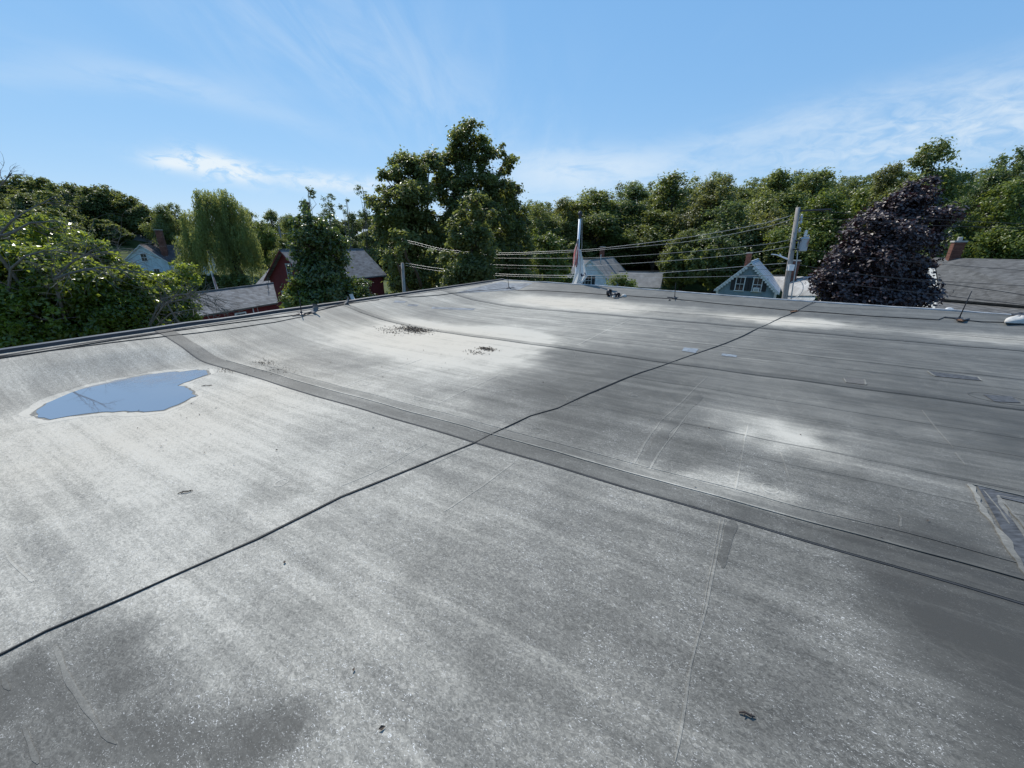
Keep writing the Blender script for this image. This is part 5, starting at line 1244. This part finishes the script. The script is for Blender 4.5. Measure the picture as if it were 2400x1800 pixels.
# ------------------------------------------------------------------ woodland trees
def proto_lobes(h, w, seed, low=0.16):
    r = np.random.default_rng(seed); L_ = []
    for j in range(20):
        a = r.uniform(0, 2 * math.pi); z = r.uniform(low, .9); prof = math.sin(math.pi * min(1, max(.12, (z - low + .12) / (1.05 - low)) ** .8)) ** .7
        rr = w / 2 * .68 * prof * math.sqrt(r.uniform(.35, 1)); R = w * r.uniform(.15, .22) * (.75 + .35 * prof)
        L_.append((rr * math.cos(a), rr * math.sin(a), z * h, R, R, R * .85))
    L_.append((0, 0, .9 * h, w * .16, w * .16, w * .13)); L_.append((0, 0, .6 * h, w * .26, w * .26, w * .26))
    return L_
PROTO = []
for k in range(5):
    L_ = proto_lobes(14.0, 10.0, 100 + k); V, Q, T, cc, li = crown_arrays(L_, 20000, .34, 200 + k, clump=.40, gap=.5, nclump=260)
    t, b = trunk_mb((0, 0, 0), (0, 0, 11.5), .26, L_, cc, li, 300 + k, 50)
    PROTO.append(dict(V=V, Q=Q, T=T, t=t.mesh('trunk'), b=b.mesh('branches'), crowns={}))
    for m_ in (PROTO[k]['t'], PROTO[k]['b']): m_.materials.append(M['bark'])
def wood_tree(name, label, u, v, wpx, Y, k, leaf='wood', group='trees of the right hand wood'):
    q = Wp(u, v, Y); g = G(u, Y); h = q[2] - g[2]; w = wpx * depth(q) / FPX; p = PROTO[k % 5]
    root = empty(name, g, random.uniform(0, 6.28), label, 'tree', group)
    if leaf not in p['crowns']: p['crowns'][leaf] = np_mesh('crown', p['V'], p['Q'], LEAF[leaf], p['T'])
    sx = w / 9.6; sz = min(h / 13.7, 1.15 * sx); dz = h - 13.7 * sz
    for nm, me in (('crown', p['crowns'][leaf]), ('branches', p['b'])):
        o = link(nm, me, None, root); o.scale = (sx, sx, sz); o.location = (0, 0, dz)
    o = link('trunk', p['t'], None, root); o.scale = (sx, sx, (dz + 11.5 * sz) / 11.5)
    return root
for k, a in enumerate([
    (1262, 474, 130, 88, 'wood', 'dark broadleaf tree just right of the central group, against the sky gap'),
    (1388, 446, 190, 96, 'wood', 'rounded tree right behind the flagpole top'),
    (1325, 466, 150, 94, 'wood', 'tree between the central group and the flagpole'),
    (1475, 434, 160, 98, 'wood', 'tree right of the flagpole, above the white house ell'),
    (1560, 410, 200, 92, 'wood', 'tall rounded tree with the highest top left of the utility pole'),
    (1540, 490, 190, 88, 'wood', 'lower front tree above the gap between white and blue house'),
    (1655, 420, 180, 84, 'wood', 'tree midway between flagpole and utility pole tops'),
    (1690, 476, 200, 70, 'wood', 'broad front tree above the blue house peak'),
    (1790, 402, 180, 84, 'wood', 'tree on the skyline left of the utility pole'),
    (1885, 402, 170, 84, 'wood', 'tree on the skyline just right of the utility pole'),
    (1785, 486, 170, 68, 'wood', 'front tree directly left of the utility pole shaft'),
    (1905, 452, 190, 60, 'bright', 'brighter yellow green tree behind the transformer'),
    (2010, 440, 180, 58, 'bright', 'bright green tree left of the purple maple top'),
    (2115, 333, 180, 52, 'wood', 'tall tree towering behind the purple maple'),
    (2045, 385, 110, 56, 'wood', 'shoulder tree left of the tall one behind the maple'),
    (2290, 346, 170, 54, 'wood', 'tall airy tree right of the purple maple'),
    (2395, 372, 130, 52, 'wood', 'tall tree at the right frame edge'),
    (2315, 430, 190, 42, 'bright', 'yellow green tree above the brick chimney at right'),
    (2430, 440, 160, 40, 'wood', 'dark tree at the right frame edge above the shingled roof'),
    (2220, 470, 120, 44, 'wood', 'dark tree filling the gap behind the maple right side'),
    (1450, 535, 120, 92, 'wood', 'dark lower tree directly behind the white house chimney'),
    (1610, 540, 120, 74, 'wood', 'dark low tree left of the blue house peak'),
    (1960, 520, 140, 56, 'wood', 'shaded tree behind the blue house rear roof'),
    (2180, 520, 150, 40, 'wood', 'shaded tree behind the maple and shingled roof'),
    ]): wood_tree('wood_tree', a[5], a[0], a[1], a[2], a[3], k, a[4] if a[4] != 'wood' else ('wood', 'wood_dark', 'wood_olive', 'wood')[k * 7 % 4])
GL = 'trees in the left distance'
for k, a in enumerate([
    (595, 492, 80, 92, 'wood', 'dark tree just right of the willow crown'),
    (650, 494, 90, 118, 'wood', 'hazy rounded tree in the gap behind the willow'),
    (690, 505, 70, 88, 'wood', 'dark tree in the gap left of the tall shrub'),
    (622, 515, 80, 74, 'bright', 'mid green tree right of the willow, before the gap'),
    (400, 482, 80, 84, 'wood', 'tree at the right foot of the left hill'),
    (430, 478, 70, 88, 'wood', 'tree peeping over the left shoulder of the willow'),
    (665, 560, 70, 66, 'wood', 'low bushy tree beside the distant utility pole'),
    (648, 585, 50, 66, 'wood', 'low bushy tree behind the red house back roof'),
    (290, 520, 70, 98, 'wood', 'small tree rising behind the pale house chimney'),
    (255, 508, 60, 98, 'bright', 'pale green small tree above the leafy bank'),
    (375, 540, 50, 98, 'bright', 'slim light tree behind the pale house roof'),
    (120, 520, 130, 30, 'bright', 'light green tree top behind the left bank'),
    (20, 500, 130, 30, 'bright', 'light green tree at the left frame edge behind bare boughs'),
    (205, 540, 80, 34, 'bright', 'light green rounded tree top above the glossy bank'),
    ]): wood_tree('wood_tree', a[5], a[0], a[1], a[2], a[3], k + 2, a[4], GL)

def wood_mass(name, label, spots, leaf, seed):
    """a far wood that reads as one mass: many crowns in one mesh"""
    r = np.random.default_rng(seed); VV, QQ, TT, b = [], [], [], 0
    for (u, v, wpx, Y) in spots:
        p = PROTO[r.integers(5)]; q = Wp(u, v, Y); g = G(u, Y); h = max(4.0, q[2] - g[2]); w = wpx * depth(q) / FPX; a = r.uniform(0, 6.28)
        n = len(p['Q']); sel = r.choice(n, 5200, replace=False); V = p['V'].reshape(n, 4, 3)[sel]; c = V.mean(1, keepdims=True); 
        sx = w / 9.2; sz = min(h / 13.6, 1.15 * sx)
        V = c * np.array([sx, sx, sz]) + np.array([0, 0, h - 13.6 * sz]) + (V - c) * 1.5
        ca, sn = math.cos(a), math.sin(a); X = V[..., 0] * ca - V[..., 1] * sn; Y_ = V[..., 0] * sn + V[..., 1] * ca
        V = np.stack([X, Y_, V[..., 2]], -1) + g; m_ = len(sel)
        VV.append(V.reshape(-1, 3)); QQ.append(np.arange(m_ * 4).reshape(m_, 4) + b); TT.append(np.clip(p['T'].reshape(n, 4)[sel].ravel() * .8 + r.uniform(-.3, .3), 0, 1)); b += m_ * 4
    return tag(link(name, np_mesh(name, np.concatenate(VV), np.concatenate(QQ), LEAF[leaf], np.concatenate(TT)), None, None, 'stuff'), label, 'wood')
def sil_left(u): return np.interp(u, [-250, 0, 20, 60, 140, 200, 270, 330, 365, 385, 440], [430, 440, 428, 424, 420, 430, 440, 460, 485, 500, 520])
def sil_right(u): return np.interp(u, [1180, 1240, 1330, 1400, 1500, 1600, 1700, 1850, 1950, 2100, 2300, 2500], [480, 472, 462, 446, 425, 416, 408, 404, 412, 400, 395, 400])
r_ = np.random.default_rng(77)
spots = []
for Y, dv, st, wp in ((74, 66, 34, 96), (84, 30, 32, 90), (96, -6, 28, 80)):
    for u in np.arange(-260, 400, st):
        if Y < 90 and u > 180: continue
        spots.append((u + r_.uniform(-10, 10), sil_left(u) + dv + r_.uniform(-4, 12), wp * r_.uniform(.85, 1.2), Y + r_.uniform(-3, 3)))
wood_mass('left_wood', 'rounded wooded hill on the left skyline', spots, 'wood', 5)
spots = []
for Y, dv, st, wp in ((100, 78, 52, 120), (102, 140, 52, 120), (108, 26, 46, 104), (118, -4, 40, 90)):
    for u in np.arange(1160, 2560, st): spots.append((u + r_.uniform(-14, 14), sil_right(u) + dv + r_.uniform(-4, 14), wp * r_.uniform(.85, 1.2), Y + r_.uniform(-3, 3)))
wood_mass('right_wood', 'continuous green wood on the right skyline behind the houses', spots, 'wood', 6)
spots = []
for u in np.arange(390, 900, 26): spots.append((u + r_.uniform(-8, 8), 560 + r_.uniform(-25, 20), 60 * r_.uniform(.8, 1.2), 112 + r_.uniform(-4, 8)))
for u in np.arange(560, 900, 24): spots.append((u + r_.uniform(-8, 8), 520 + r_.uniform(-14, 14), 50, 150))
for u in np.arange(700, 930, 28): spots.append((u + r_.uniform(-8, 8), 575 + r_.uniform(-20, 14), 46, 72))
for u in np.arange(930, 1260, 34): spots.append((u + r_.uniform(-8, 8), 590 + r_.uniform(-20, 20), 60, 52))
for u in np.arange(440, 560, 22): spots.append((u, 655 + r_.uniform(-8, 8), 40, 58 + r_.uniform(-3, 3)))
for u in np.arange(960, 1330, 36): spots.append((u, 655 + r_.uniform(-10, 10), 54, 44 + r_.uniform(-3, 3)))
for u in np.arange(1440, 1800, 30): spots.append((u + r_.uniform(-8, 8), 560 + r_.uniform(-14, 20), 60, 92 + r_.uniform(-3, 3)))
for u in np.arange(1585, 1700, 26): spots.append((u + r_.uniform(-6, 6), 585 + r_.uniform(-12, 12), 50, 62 + r_.uniform(-2, 2)))
for u in np.arange(1240, 1350, 26): spots.append((u + r_.uniform(-6, 6), 575 + r_.uniform(-12, 12), 50, 80 + r_.uniform(-2, 2)))
for u in np.arange(1820, 2260, 34): spots.append((u + r_.uniform(-6, 6), 560 + r_.uniform(-12, 12), 60, 60 + r_.uniform(-2, 2)))
for u in np.arange(2180, 2520, 34): spots.append((u + r_.uniform(-6, 6), 540 + r_.uniform(-14, 14), 90, 46 + r_.uniform(-2, 2)))
for u in np.arange(150, 300, 22): spots.append((u + r_.uniform(-6, 6), 562 + r_.uniform(-12, 12), 50, 88 + r_.uniform(-3, 3)))
for u in np.arange(180, 420, 30): spots.append((u + r_.uniform(-6, 6), 520 + r_.uniform(-12, 14), 60, 104 + r_.uniform(-3, 3)))
for u in np.arange(230, 470, 30): spots.append((u + r_.uniform(-6, 6), 640 + r_.uniform(-8, 8), 46, 60 + r_.uniform(-2, 2)))
spots = [q for q in spots if not (1325 < q[0] < 1580 and q[3] < 70)]
wood_mass('valley_thicket', 'dark thicket of distant trees filling the low valley', spots, 'wood', 7)
